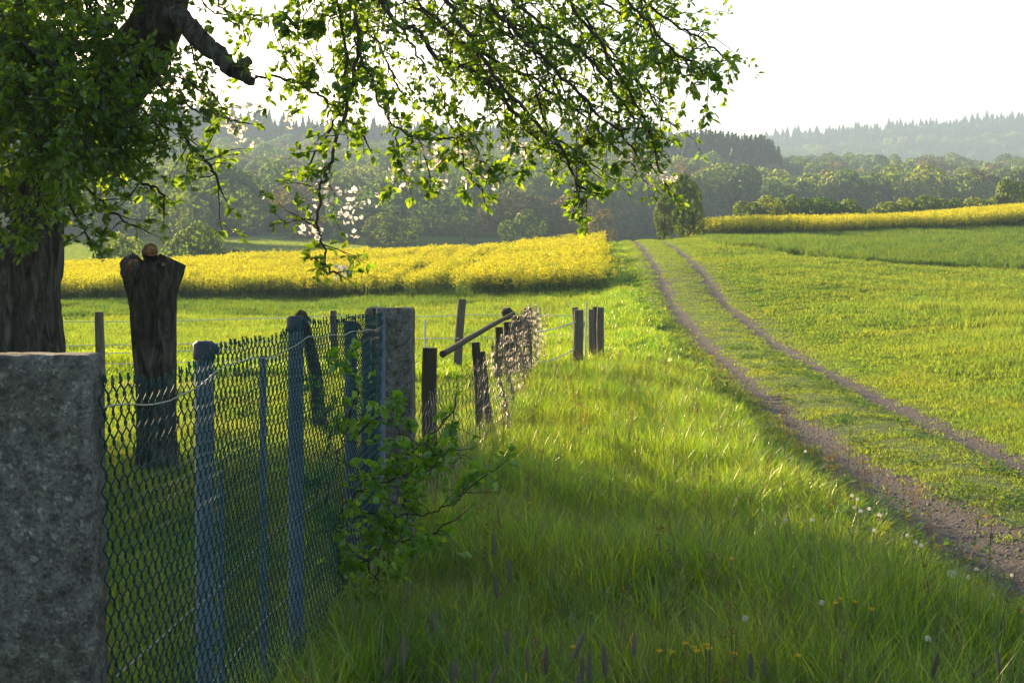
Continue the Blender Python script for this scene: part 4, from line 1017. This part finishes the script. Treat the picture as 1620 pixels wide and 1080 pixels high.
branch([(640, -180, 7.8), (690, -30, 7.75), (740, 50, 7.7), (790, 130, 7.6), (850, 195, 7.55), (895, 245, 7.5), (918, 300, 7.5)], 17, 4, every=.075, **LV1, start=.2)
branch([(700, -175, 7.7), (760, -20, 7.7), (825, 60, 7.6), (890, 120, 7.5), (945, 180, 7.45), (985, 215, 7.4), (1010, 250, 7.4)], 14, 3, every=.08, **LV1, start=.2)
branch([(820, -160, 7.5), (880, -30, 7.5), (935, 50, 7.45), (985, 130, 7.4), (1020, 190, 7.4), (1032, 225, 7.4), (1045, 275, 7.35), (1062, 305, 7.35)], 12, 2.5, every=.10, leafy=.6, bloss=.25, size=.034, L_=(.04, .17), droop=.5, start=.2)
branch([(900, -140, 7.4), (960, -40, 7.4), (1010, 20, 7.35), (1055, 70, 7.3), (1095, 100, 7.3), (1122, 120, 7.3)], 11, 3, every=.07, L_=(.08, .26), leafy=.6, bloss=.25, start=.2)
branch([(980, -120, 7.4), (1010, -20, 7.4), (1030, 60, 7.35), (1045, 130, 7.3)], 8, 3, every=.09, **LV1, start=.2)
branch([(760, -170, 7.6), (800, -20, 7.6), (860, 40, 7.5), (930, 90, 7.45), (990, 170, 7.4), (1030, 210, 7.4)], 12, 3, every=.07, **LV1, start=.2)
branch([(600, -180, 8.3), (640, -30, 8.3), (700, 40, 8.2), (770, 90, 8.1), (850, 130, 8.0), (920, 180, 7.9)], 12, 4, every=.075, **LV1, start=.2)
branch([(680, -160, 8.4), (720, -20, 8.4), (800, 30, 8.3), (880, 60, 8.2), (960, 110, 8.1)], 12, 4, every=.075, **LV1, start=.2)
for k in range(13):
    x0 = 560 + 37 * k; dx = ra.uniform(60, 170); L3 = ra.uniform(90, 200) * (1 if k < 10 else .6); Yb = ra.uniform(7.5, 8.8)
    branch([(x0 - 40, -90, Yb), (x0, -10, Yb), (x0 + dx * .45, L3 * .4, Yb - .05), (x0 + dx * .8, L3 * .75, Yb - .1), (x0 + dx, L3, Yb - .1)], 9, 3, every=.085, leafy=.8, bloss=.12, size=.034, L_=(.10, .36), droop=.8, start=.25)
branch([(560, 60, 8.0), (590, 130, 7.95), (605, 175, 7.9), (640, 208, 7.85), (690, 222, 7.8), (728, 214, 7.8)], 8, 3, every=.10, L_=(.08, .22), leafy=.5, bloss=.4)
for pts in ([(628, 205, 7.85), (626, 240, 7.85), (640, 278, 7.85)], [(660, 210, 7.8), (672, 250, 7.8), (688, 300, 7.8)], [(690, 120, 7.8), (712, 190, 7.8), (728, 240, 7.8), (745, 285, 7.8), (765, 296, 7.8)], [(720, 190, 7.8), (752, 240, 7.8), (768, 262, 7.8)], [(770, 150, 7.7), (800, 215, 7.7), (832, 240, 7.7)], [(935, 190, 7.5), (965, 225, 7.45), (1000, 262, 7.4)], [(905, 230, 7.5), (912, 275, 7.5), (928, 312, 7.5)]):
    branch(pts, 5, 2.5, every=.09, L_=(.05, .16), leafy=.6, bloss=.75, droop=.8)
# fine bare sprays near the top
for k in range(9):
    x0 = 440 + 16 * k; branch([(x0 + 30, -60, 8.3), (x0 + 22, 0, 8.3), (x0 + ra.uniform(-8, 12), 50, 8.3), (x0 + ra.uniform(-5, 30), 95 + ra.uniform(0, 50), 8.3)], 4, 2, every=.12, L_=(.06, .2), leafy=.28, bloss=.05)
# branches of the left foliage
LB = dict(leafy=.72, bloss=.015, size=.048)
branch([(215, 60, 9.3), (250, 130, 9.0), (275, 167, 8.9), (300, 225, 8.8), (328, 258, 8.75), (345, 285, 8.7)], 13, 4, every=.10, leafy=.5, bloss=.22)
branch([(275, 160, 8.9), (310, 172, 8.8), (345, 182, 8.8), (375, 195, 8.8)], 7, 3, every=.10, L_=(.06, .2), leafy=.5, bloss=.5)
branch([(120, 200, 9.8), (170, 250, 9.3), (210, 280, 9.1), (245, 298, 9.0), (262, 312, 9.0)], 10, 3, every=.08, L_=(.1, .3), leafy=.5, bloss=.15)
branch([(90, 250, 9.8), (130, 290, 9.4), (165, 325, 9.2), (190, 345, 9.1), (208, 357, 9.1)], 9, 2.5, every=.10, L_=(.08, .24), leafy=.35, bloss=.1)
branch([(70, 260, 9.7), (100, 310, 9.2), (125, 345, 9.0), (140, 372, 8.9)], 8, 3, every=.08, L_=(.08, .22), leafy=.7, bloss=.12)
branch([(10, 200, 9.3), (0, 280, 8.9), (-10, 330, 8.8), (15, 365, 8.7)], 8, 3, every=.08, L_=(.08, .22), leafy=.7, bloss=.25)
for pts in ([(60, 60, 9.4), (10, 110, 8.8), (-30, 180, 8.5), (-40, 240, 8.4)], [(80, 0, 9.3), (90, 80, 8.8), (80, 160, 8.5), (90, 230, 8.4)], [(120, -40, 9.2), (150, 60, 8.8), (160, 140, 8.5), (185, 210, 8.4)],
            [(30, -60, 9.4), (40, 40, 8.7), (30, 120, 8.4), (20, 200, 8.3)], [(150, 0, 9), (190, 60, 8.7), (210, 130, 8.5), (215, 200, 8.4)], [(0, 0, 9), (60, 70, 8.5), (120, 120, 8.3), (170, 190, 8.2)],
            [(-60, 40, 9), (20, 60, 8.4), (90, 110, 8.2), (130, 180, 8.1), (150, 250, 8.1)], [(200, -20, 9), (160, 40, 8.7), (110, 60, 8.5), (60, 90, 8.4)], [(-60, 120, 9), (10, 160, 8.6), (70, 220, 8.4), (100, 290, 8.3)],
            [(140, -60, 9), (60, -10, 8.6), (10, 20, 8.4), (-40, 60, 8.3)], [(60, 180, 9.4), (120, 200, 9), (180, 240, 8.8), (220, 250, 8.7)], [(20, 220, 9.2), (60, 270, 8.8), (60, 330, 8.7), (50, 365, 8.6)],
            [(100, 150, 8.8), (160, 160, 8.5), (220, 170, 8.4), (260, 215, 8.3)], [(0, 130, 8.8), (50, 150, 8.3), (90, 170, 8.1), (140, 230, 8.0)]):
    branch(pts, 9, 3, every=.055, L_=(.14, .42), **LB)
for pts in ([(255, 10, 9), (300, -10, 8.8), (340, 20, 8.7), (385, 25, 8.6)], [(320, -60, 8.6), (345, 0, 8.5), (370, 40, 8.4)], [(225, 90, 9.3), (262, 110, 9), (300, 130, 8.9), (330, 150, 8.8)], [(300, 60, 8.8), (310, 110, 8.7), (345, 160, 8.7)]):
    branch(pts, 6, 2.5, every=.12, L_=(.08, .24), leafy=.5, bloss=.3)
# upper crown, above the picture: bigger, fewer leaves
big = Leaves(); AL_vis, AL = AL, big; tw_keep, twig = twig, MB(); BLk, BL = BL, []
for k in range(46):
    a = ra.uniform(0, 2 * PI); rr_ = 3.6 * math.sqrt(ra.random()); cx, cy_ = -3.2 + rr_ * math.cos(a), 8.0 + rr_ * .8 * math.sin(a)
    zc = 4.6 + 1.9 * (1 - (rr_ / 3.7) ** 2) + ra.uniform(-.5, .4)
    if zc < EYE + .22 * cy_ + .35: zc = EYE + .22 * cy_ + .35
    p0 = np.array((-3.1 + (cx + 3.1) * .5, 9 + (cy_ - 9) * .5, zc - .2)); d = np.array((cx, cy_, zc)) - p0
    for q in range(5): grow_twig(p0 + d * q / 5, d + ra.normal(0, .5, 3), .9, .008, .85, 0, 1, .1, .10)
UP, UPtw = AL, twig; AL, twig, BL = AL_vis, tw_keep, BLk
bark.build('trunk', [M['bark'], M['cutold']], apple, smooth=True)
twig.build('branches', [M['twig']], apple, smooth=True)
UPtw.build('upper_branches', [M['twig']], apple, smooth=True)
Pl, a_, b_, c_, S_ = AL.arrays(ra)
vis = np.array([in_view(p) for p in Pl]); key = np.where(vis, S_ / Pl[:, 1], 0); top300 = np.argsort(-key)[:280]
mask = np.ones(len(Pl), bool); mask[top300] = False
lm = MB(); leaf_mesh(lm, Pl[mask], a_[mask], b_[mask], c_[mask], S_[mask]); o = lm.build('foliage', [M['appleleaf']], apple); o['kind'] = 'stuff'
single = bpy.data.meshes.new('leaf'); single.from_pydata([tuple(v) for v in LV], [], [tuple(int(i) for i in t) for t in LT]); single.materials.append(M['appleleaf'])
for k in top300:
    o = bpy.data.objects.new('leaf', single); COL.objects.link(o); o.parent = apple
    m4 = Matrix(((*[a_[k][0], b_[k][0], c_[k][0]], 0), (a_[k][1], b_[k][1], c_[k][1], 0), (a_[k][2], b_[k][2], c_[k][2], 0), (0, 0, 0, 1)))
    o.matrix_local = Matrix.Translation(Vector(Pl[k]) - apple.location) @ m4 @ Matrix.Scale(float(S_[k]), 4)
Pu, au, bu, cu, Su = UP.arrays(ra); lm = MB(); leaf_mesh(lm, Pu, au, bu, cu, Su); o = lm.build('upper_foliage', [M['appleleaf']], apple); o['kind'] = 'stuff'
# blossom clusters
def blossom_mesh(seed):
    r = np.random.default_rng(seed); mb = MB()
    for f in range(5):
        c = r.normal(0, .020, 3); ax = c / (np.linalg.norm(c) + 1e-6) + r.normal(0, .3, 3); ax /= np.linalg.norm(ax); u = np.cross(ax, (.2, .9, .3)); u /= np.linalg.norm(u); v = np.cross(ax, u)
        for k in range(5):
            t = k * 2 * PI / 5; d = u * math.cos(t) + v * math.sin(t); s = u * -math.sin(t) + v * math.cos(t); R_ = .019 * r.uniform(.8, 1.1)
            mb.add([c, c + d * R_ * .55 + s * R_ * .42 + ax * R_ * .25, c + d * R_ + s * R_ * .22 + ax * R_ * .4, c + d * R_ - s * R_ * .22 + ax * R_ * .4, c + d * R_ * .55 - s * R_ * .42 + ax * R_ * .25], T=[(0, 1, 2), (0, 2, 3), (0, 3, 4)])
    return mb.data('blossom', [M['petal']])
BM = [blossom_mesh(900 + k) for k in range(5)]
BP = [b for b in BL if in_view(b[0])]
# extra clusters where the photograph is white with blossom
for px, py, Yb, n, s in [(a, b, c, int(n_ * 2.0), s_ * 1.7) for a, b, c, n_, s_ in ((752, 222, 7.8, 6, 14), (745, 255, 7.8, 4, 12), (768, 268, 7.8, 4, 9), (640, 270, 7.85, 4, 10), (690, 300, 7.8, 4, 9), (686, 250, 7.8, 4, 12), (520, 285, 7.9, 5, 14), (545, 320, 7.9, 4, 18), (560, 340, 7.9, 3, 14), (500, 360, 7.9, 4, 10), (543, 424, 7.9, 2, 5), (375, 196, 8.8, 6, 12), (1000, 262, 7.4, 5, 18), (1050, 275, 7.4, 3, 12), (840, 245, 7.7, 4, 12), (400, 175, 8.4, 3, 10), (2, 352, 8.7, 3, 4), (460, 180, 8.3, 2, 6), (815, 225, 7.7, 3, 12))]:
    for k in range(n):
        p_ = at(px + ra.normal(0, s * .6), py + ra.normal(0, s * .6), Yb + ra.normal(0, .05)); BP.append((p_, ra.normal(0, 1, 3))); spray(p_, ra.normal(0, 1, 3), 2, .034)
BP = BP[-290:] if len(BP) > 290 else BP
for k, (p_, d) in enumerate(BP):
    o = bpy.data.objects.new('blossom', BM[k % 5]); COL.objects.link(o); o.parent = apple; o.location = Vector(p_) - apple.location; o.rotation_euler = (ra.uniform(0, 6), ra.uniform(0, 6), 0)
    s = ra.uniform(.55, .9); o.scale = (s, s, s)
print('apple leaves', len(Pl), 'upper', len(Pu), 'blossoms', len(BP))

# neighbouring orchard trees beyond the left edge; their shade lies over the near grass
def orchard_crown(seed, n=30000):
    r = np.random.default_rng(seed); C = r.normal(0, 1, (34, 3)); C /= np.linalg.norm(C, axis=1)[:, None]; C *= r.uniform(.3, .8, (34, 1)); k = r.integers(0, 34, n)
    P = C[k] + r.normal(0, .15, (n, 3)); P = P * (3.5, 3.5, 1.65) + (0, 0, 3.5)
    D = r.normal(0, 1, (n, 3)); a, b, c = frames(D, r); mb = MB(); leaf_mesh(mb, P, a, b, c, r.uniform(.13, .22, n)); return mb.data('crown', [M['appleleaf']])
def orchard_trunk(seed):
    mb = MB(); tube(mb, [(0, 0, -.1), (0, 0, .6), (.05, 0, 1.3), (.1, .05, 2.2), (.1, .1, 3.6)], [.30, .24, .22, .15, .05], 14, noise=.06, seed=seed)
    for k in range(6):
        a = k * 1.1; tube(mb, [(.05, 0, 1.6 + .1 * k), (1.0 * math.cos(a), 1.0 * math.sin(a), 3.0), (2.2 * math.cos(a), 2.2 * math.sin(a), 4.2)], [.10, .06, .02], 7, cap=False, noise=.05, seed=k)
    return mb.data('trunk', [M['bark']], True)
OC, OT = orchard_crown(41), orchard_trunk(42)
def orchard(x, y, s, label, rz=0.0):
    root = empty('orchard_tree', (x, y, float(height(x, y))), label, 'tree'); root.scale = (s, s, s); root.rotation_euler.z = rz
    for nm, me in (('crown', OC), ('trunk', OT)):
        o = bpy.data.objects.new(nm, me); COL.objects.link(o); o.parent = root
orchard(-9.2, 18.6, 1.12, 'neighbouring orchard tree glimpsed behind the foliage of the old apple tree')
orchard(-12.2, 14.5, 1.0, 'orchard tree standing left of the old apple tree', 2.0)

# ------------------------------------------------------------------ young shrub growing through the fence
shrub = empty('young_shrub', tuple(at(570, 985, 6.4) * (1, 1, 0)), 'leafy young shrub growing through the fence before the concrete post', 'shrub')
twk, twig = twig, MB(); alk, AL = AL, Leaves(); blk, BL = BL, []
SB = dict(leafy=.6, bloss=0, droop=-.2, size=.038)
for pts, w0 in (([(578, 1010, 6.4), (590, 930, 6.4), (610, 860, 6.35), (635, 800, 6.3), (655, 745, 6.3), (690, 700, 6.25)], 8), ([(570, 1010, 6.4), (545, 930, 6.3), (530, 860, 6.3), (520, 790, 6.25), (535, 720, 6.2), (560, 640, 6.15), (562, 592, 6.1)], 8),
                ([(530, 850, 6.3), (545, 800, 6.25), (580, 770, 6.2), (630, 755, 6.15), (680, 742, 6.1)], 5), ([(545, 820, 6.3), (600, 812, 6.2), (660, 815, 6.1), (705, 800, 6.0), (742, 775, 6.0)], 5), ([(590, 870, 6.35), (620, 860, 6.2), (660, 852, 6.1), (700, 835, 6.0)], 4),
                ([(535, 880, 6.3), (510, 820, 6.3), (505, 760, 6.3), (520, 700, 6.25), (515, 650, 6.2)], 5), ([(600, 800, 6.3), (640, 730, 6.2), (690, 680, 6.15), (725, 640, 6.1)], 5), ([(560, 960, 6.3), (600, 930, 6.2), (575, 890, 6.2)], 4),
                ([(555, 700, 6.2), (600, 660, 6.15), (640, 690, 6.1), (700, 720, 6.1)], 4), ([(550, 900, 6.3), (590, 880, 6.2), (610, 840, 6.15)], 4), ([(540, 940, 6.3), (525, 900, 6.25), (545, 860, 6.2)], 4)):
    branch(pts, w0, 2.5, every=.10, L_=(.06, .20), **SB)
twig.build('stems', [M['twig']], shrub, smooth=True)
Pl, a_, b_, c_, S_ = AL.arrays(ra); order = np.argsort(-S_); mask = np.ones(len(Pl), bool); mask[order[:280]] = False
lm = MB(); leaf_mesh(lm, Pl[mask], a_[mask], b_[mask] * 1.35, c_[mask], S_[mask]); o = lm.build('foliage', [M['shrubleaf']], shrub); o['kind'] = 'stuff'
single = single.copy(); single.name = 'shrub_leaf'; single.materials.clear(); single.materials.append(M['shrubleaf'])
for k in order[:280]:
    o = bpy.data.objects.new('leaf', single); COL.objects.link(o); o.parent = shrub
    m4 = Matrix(((a_[k][0], b_[k][0] * 1.35, c_[k][0], 0), (a_[k][1], b_[k][1] * 1.35, c_[k][1], 0), (a_[k][2], b_[k][2] * 1.35, c_[k][2], 0), (0, 0, 0, 1)))
    o.matrix_local = Matrix.Translation(Vector(Pl[k]) - shrub.location) @ m4 @ Matrix.Scale(float(S_[k]), 4)
twig, AL, BL = twk, alk, blk

# ------------------------------------------------------------------ single plants in the verge
rs = np.random.default_rng(77)
def ground_at(px, py, H=.0):
    """ground point whose top (H above it) shows at the pixel"""
    y = 6.0
    for k in range(40):
        z = float(height((px - 810) / F * y, y)) + H; yn = (EYE - z) / max((py - 437) / F, 1e-3); y = .5 * y + .5 * yn
    return (px - 810) / F * y, y
def foxtail(seed):
    r = np.random.default_rng(seed); s = MB(); b = r.normal(0, .03, 2)
    P = np.array([(0, 0, 0), (b[0] * .3, b[1] * .3, .25), (b[0], b[1], .5), (b[0] * 1.3, b[1] * 1.3, .58)]); P = smoothline(P, 3); tube(s, P, np.linspace(.0016, .001, len(P)), 4, cap=False)
    h = MB(); top = P[-1]; d = (P[-1] - P[-3]); d /= np.linalg.norm(d); tube(h, [top, top + d * .012, top + d * .04, top + d * .062, top + d * .075], [.002, .0055, .006, .0045, .001], 8)
    for k in range(150):
        t = r.random(); a = r.uniform(0, 6.3); c = top + d * (.004 + .068 * t); rr_ = .0058 * math.sin(PI * min(1, .1 + .85 * t)) ; o_ = np.array((math.cos(a), math.sin(a), .9)); sd = np.array((-math.sin(a), math.cos(a), 0)) * .0007
        q = c + np.array((o_[0] * rr_, o_[1] * rr_, 0)); h.add([q - sd, q + sd, q + o_ * .006], T=[(0, 1, 2)])
    return s.data('stem', [M['stalk']]), h.data('seed_head', [M['foxtail']])
FX = [foxtail(k) for k in range(4)]
fx_spots = [(640, 1035), (703, 985), (797, 1020), (827, 1015), (838, 1045), (862, 1040), (915, 1065), (883, 1062), (928, 1060), (975, 1055), (998, 1025), (697, 1068), (718, 1072), (742, 1062), (750, 1070), (560, 1045), (803, 905), (805, 930), (779, 865), (1440, 1030), (1197, 1058), (1225, 1055), (1600, 1050), (1060, 870)]
for k, (px, py) in enumerate(fx_spots):
    sc_ = rs.uniform(.85, 1.1); x, y = ground_at(px, py, .62 * sc_); root = empty('foxtail_grass', (x, y, float(height(x, y))), ('foxtail seed head in the sparse row at the bottom left of the verge' if px < 770 and py > 950 else 'foxtail seed head in the dense bunch at the bottom middle' if px < 1010 and py > 950 else 'foxtail seed head standing in the middle of the shaded verge' if py < 950 else 'foxtail seed head at the bottom right of the shaded verge'), 'grass stalk', 'foxtail stalks in the verge')
    root.scale = (sc_, sc_, sc_); root.rotation_euler.z = rs.uniform(0, 6)
    for nm, me in zip(('stem', 'seed_head'), FX[k % 4]): o = bpy.data.objects.new(nm, me); COL.objects.link(o); o.parent = root
def clock_head():
    r = np.random.default_rng(3); mb = MB()
    for k in range(170):
        d = r.normal(0, 1, 3); d /= np.linalg.norm(d); u = np.cross(d, r.normal(0, 1, 3)); u /= np.linalg.norm(u); v = np.cross(d, u); c = d * .020
        mb.add([c * .25, c + u * .0005, c - u * .0005], T=[(0, 1, 2)])
        for q in range(3):
            t = q * PI / 3; w = u * math.cos(t) + v * math.sin(t); w2 = np.cross(d, w); mb.add([c - w * .0042 + d * .002 - w2 * .0005, c - w * .0042 + d * .002 + w2 * .0005, c + w * .0042 + d * .002 + w2 * .0005, c + w * .0042 + d * .002 - w2 * .0005], [(0, 1, 2, 3)])
    return mb.data('seed_head', [M['down']])
def flower_head():
    r = np.random.default_rng(4); mb = MB()
    for k in range(46):
        a = r.uniform(0, 6.3); t = r.uniform(.2, 1.0); d = np.array((math.cos(a), math.sin(a), (1.1 - t))); s = np.array((-math.sin(a), math.cos(a), 0)) * .0022
        mb.add([s * .4, -s * .4, d * .019 - s, d * .019 + s], [(0, 1, 2, 3)])
    return mb.data('flower_head', [M['dandelion']])
CH, FH = clock_head(), flower_head()
mb = MB(); tube(mb, [(0, 0, 0), (.01, 0, .12), (.012, .004, .22)], [.0022, .002, .0018], 5); STM = mb.data('stem', [M['stalk']])
def dandelion(px, py, h, head, name, label, group, s=1.0):
    x, y = ground_at(px, py, h); root = empty(name, (x, y, float(height(x, y))), label, 'flower', group)
    o = bpy.data.objects.new('stem', STM); COL.objects.link(o); o.parent = root; o.scale = (1, 1, h / .22)
    o = bpy.data.objects.new(head.name.split('.')[0], head); COL.objects.link(o); o.parent = root; o.location = (.012, .004, h + .006); o.scale = (s, s, s)
CLK = ['farthest lone dandelion clock at the edge of the left rut', 'dandelion clock in the row beside the left rut, farthest of the row', 'second farthest dandelion clock in the row beside the left rut', 'dandelion clock left of its row beside the rut', 'lower left dandelion clock of the row beside the rut', 'middle dandelion clock of the row beside the rut', 'upper right dandelion clock of the row beside the rut', 'rightmost dandelion clock of the row beside the rut',
       'dandelion clock alone below the row beside the rut', 'dandelion clock on the verge edge left of the pair', 'small dandelion clock just right of the largest one', 'dandelion clock touching the right picture edge by the rut', 'dandelion clock below the rut near the right picture edge', 'left one of two pale clocks deep in the lit verge', 'right one of two pale clocks deep in the lit verge',
       'upper clock of the pair at the verge edge', 'lower clock of the pair at the verge edge', 'tiny dandelion clock above the largest one', 'dandelion clock low in the shaded right corner', 'pale clock in the shaded grass above the dandelion flowers', 'pale clock in the shaded middle of the verge']
CLK.pop(3)
dandelion(1509, 913, .22, CH, 'dandelion_clock', 'largest round dandelion clock beside the near end of the left rut', None, .9)
for q, (px, py, h) in enumerate(((1274, 716, .28), (1348, 787, .25), (1357, 793, .25), (1352, 806, .22), (1362, 812, .22), (1376, 808, .2), (1392, 818, .2), (1384, 843, .22), (1437, 851, .15), (1535, 918, .15), (1605, 915, .15), (1574, 948, .15), (1243, 826, .3), (1285, 826, .28), (1450, 862, .2), (1460, 868, .2), (1548, 905, .12), (1470, 1018, .3), (1300, 960, .35), (1178, 985, .35))):
    dandelion(px, py, h, CH, 'dandelion_clock', CLK[q], 'small dandelion clocks along the track', .5)
def where(px, py):
    if 1030 < px < 1125 and py > 1020: return 'yellow dandelion in the loose cluster at the bottom middle of the verge'
    if 1310 < px < 1390 and py < 990: return 'yellow dandelion in the small group in the right part of the shade'
    return {903: 'lone yellow dandelion left of the bottom cluster', 1156: 'lone yellow dandelion near the shadow edge', 835: 'lone yellow dandelion beside the far concrete post shrub', 1262: 'yellow dandelion right of the bottom cluster, the farther right', 1160: 'yellow dandelion just right of the bottom cluster'}.get(px, 'lone yellow dandelion in the verge')
for px, py, h in ((1081, 1028, .38), (1100, 1040, .36), (1095, 1034, .36), (1060, 1042, .36), (1040, 1040, .36), (903, 1034, .4), (1156, 890, .35), (1322, 962, .35), (1354, 960, .35), (1330, 955, .35), (1380, 972, .35), (835, 800, .35), (1262, 1048, .35), (1160, 1045, .35), (1115, 1030, .36), (1120, 1036, .36)):
    dandelion(px, py, h, FH, 'dandelion_flower', where(px, py), 'yellow dandelions in the verge', .6)

# ------------------------------------------------------------------ haze
mh, nt, out = new_mat('haze'); pv = nt.nodes.new('ShaderNodeVolumePrincipled')
pv.inputs['Color'].default_value = (.55, .74, 1.0, 1); pv.inputs['Density'].default_value = .00050; pv.inputs['Anisotropy'].default_value = .1
nt.links.new(pv.outputs[0], out.inputs['Volume'])
Vb = [(x, y, z) for x in (-1290, 1290) for y in (-70, 2580) for z in (-14, 175)]
Fb = [(0, 1, 3, 2), (4, 6, 7, 5), (0, 4, 5, 1), (2, 3, 7, 6), (0, 2, 6, 4), (1, 5, 7, 3)]
me = bpy.data.meshes.new('haze'); me.from_pydata(Vb, [], Fb); me.materials.append(mh); me.update()
hz = bpy.data.objects.new('haze', me); COL.objects.link(hz); set_props(hz, kind='stuff')
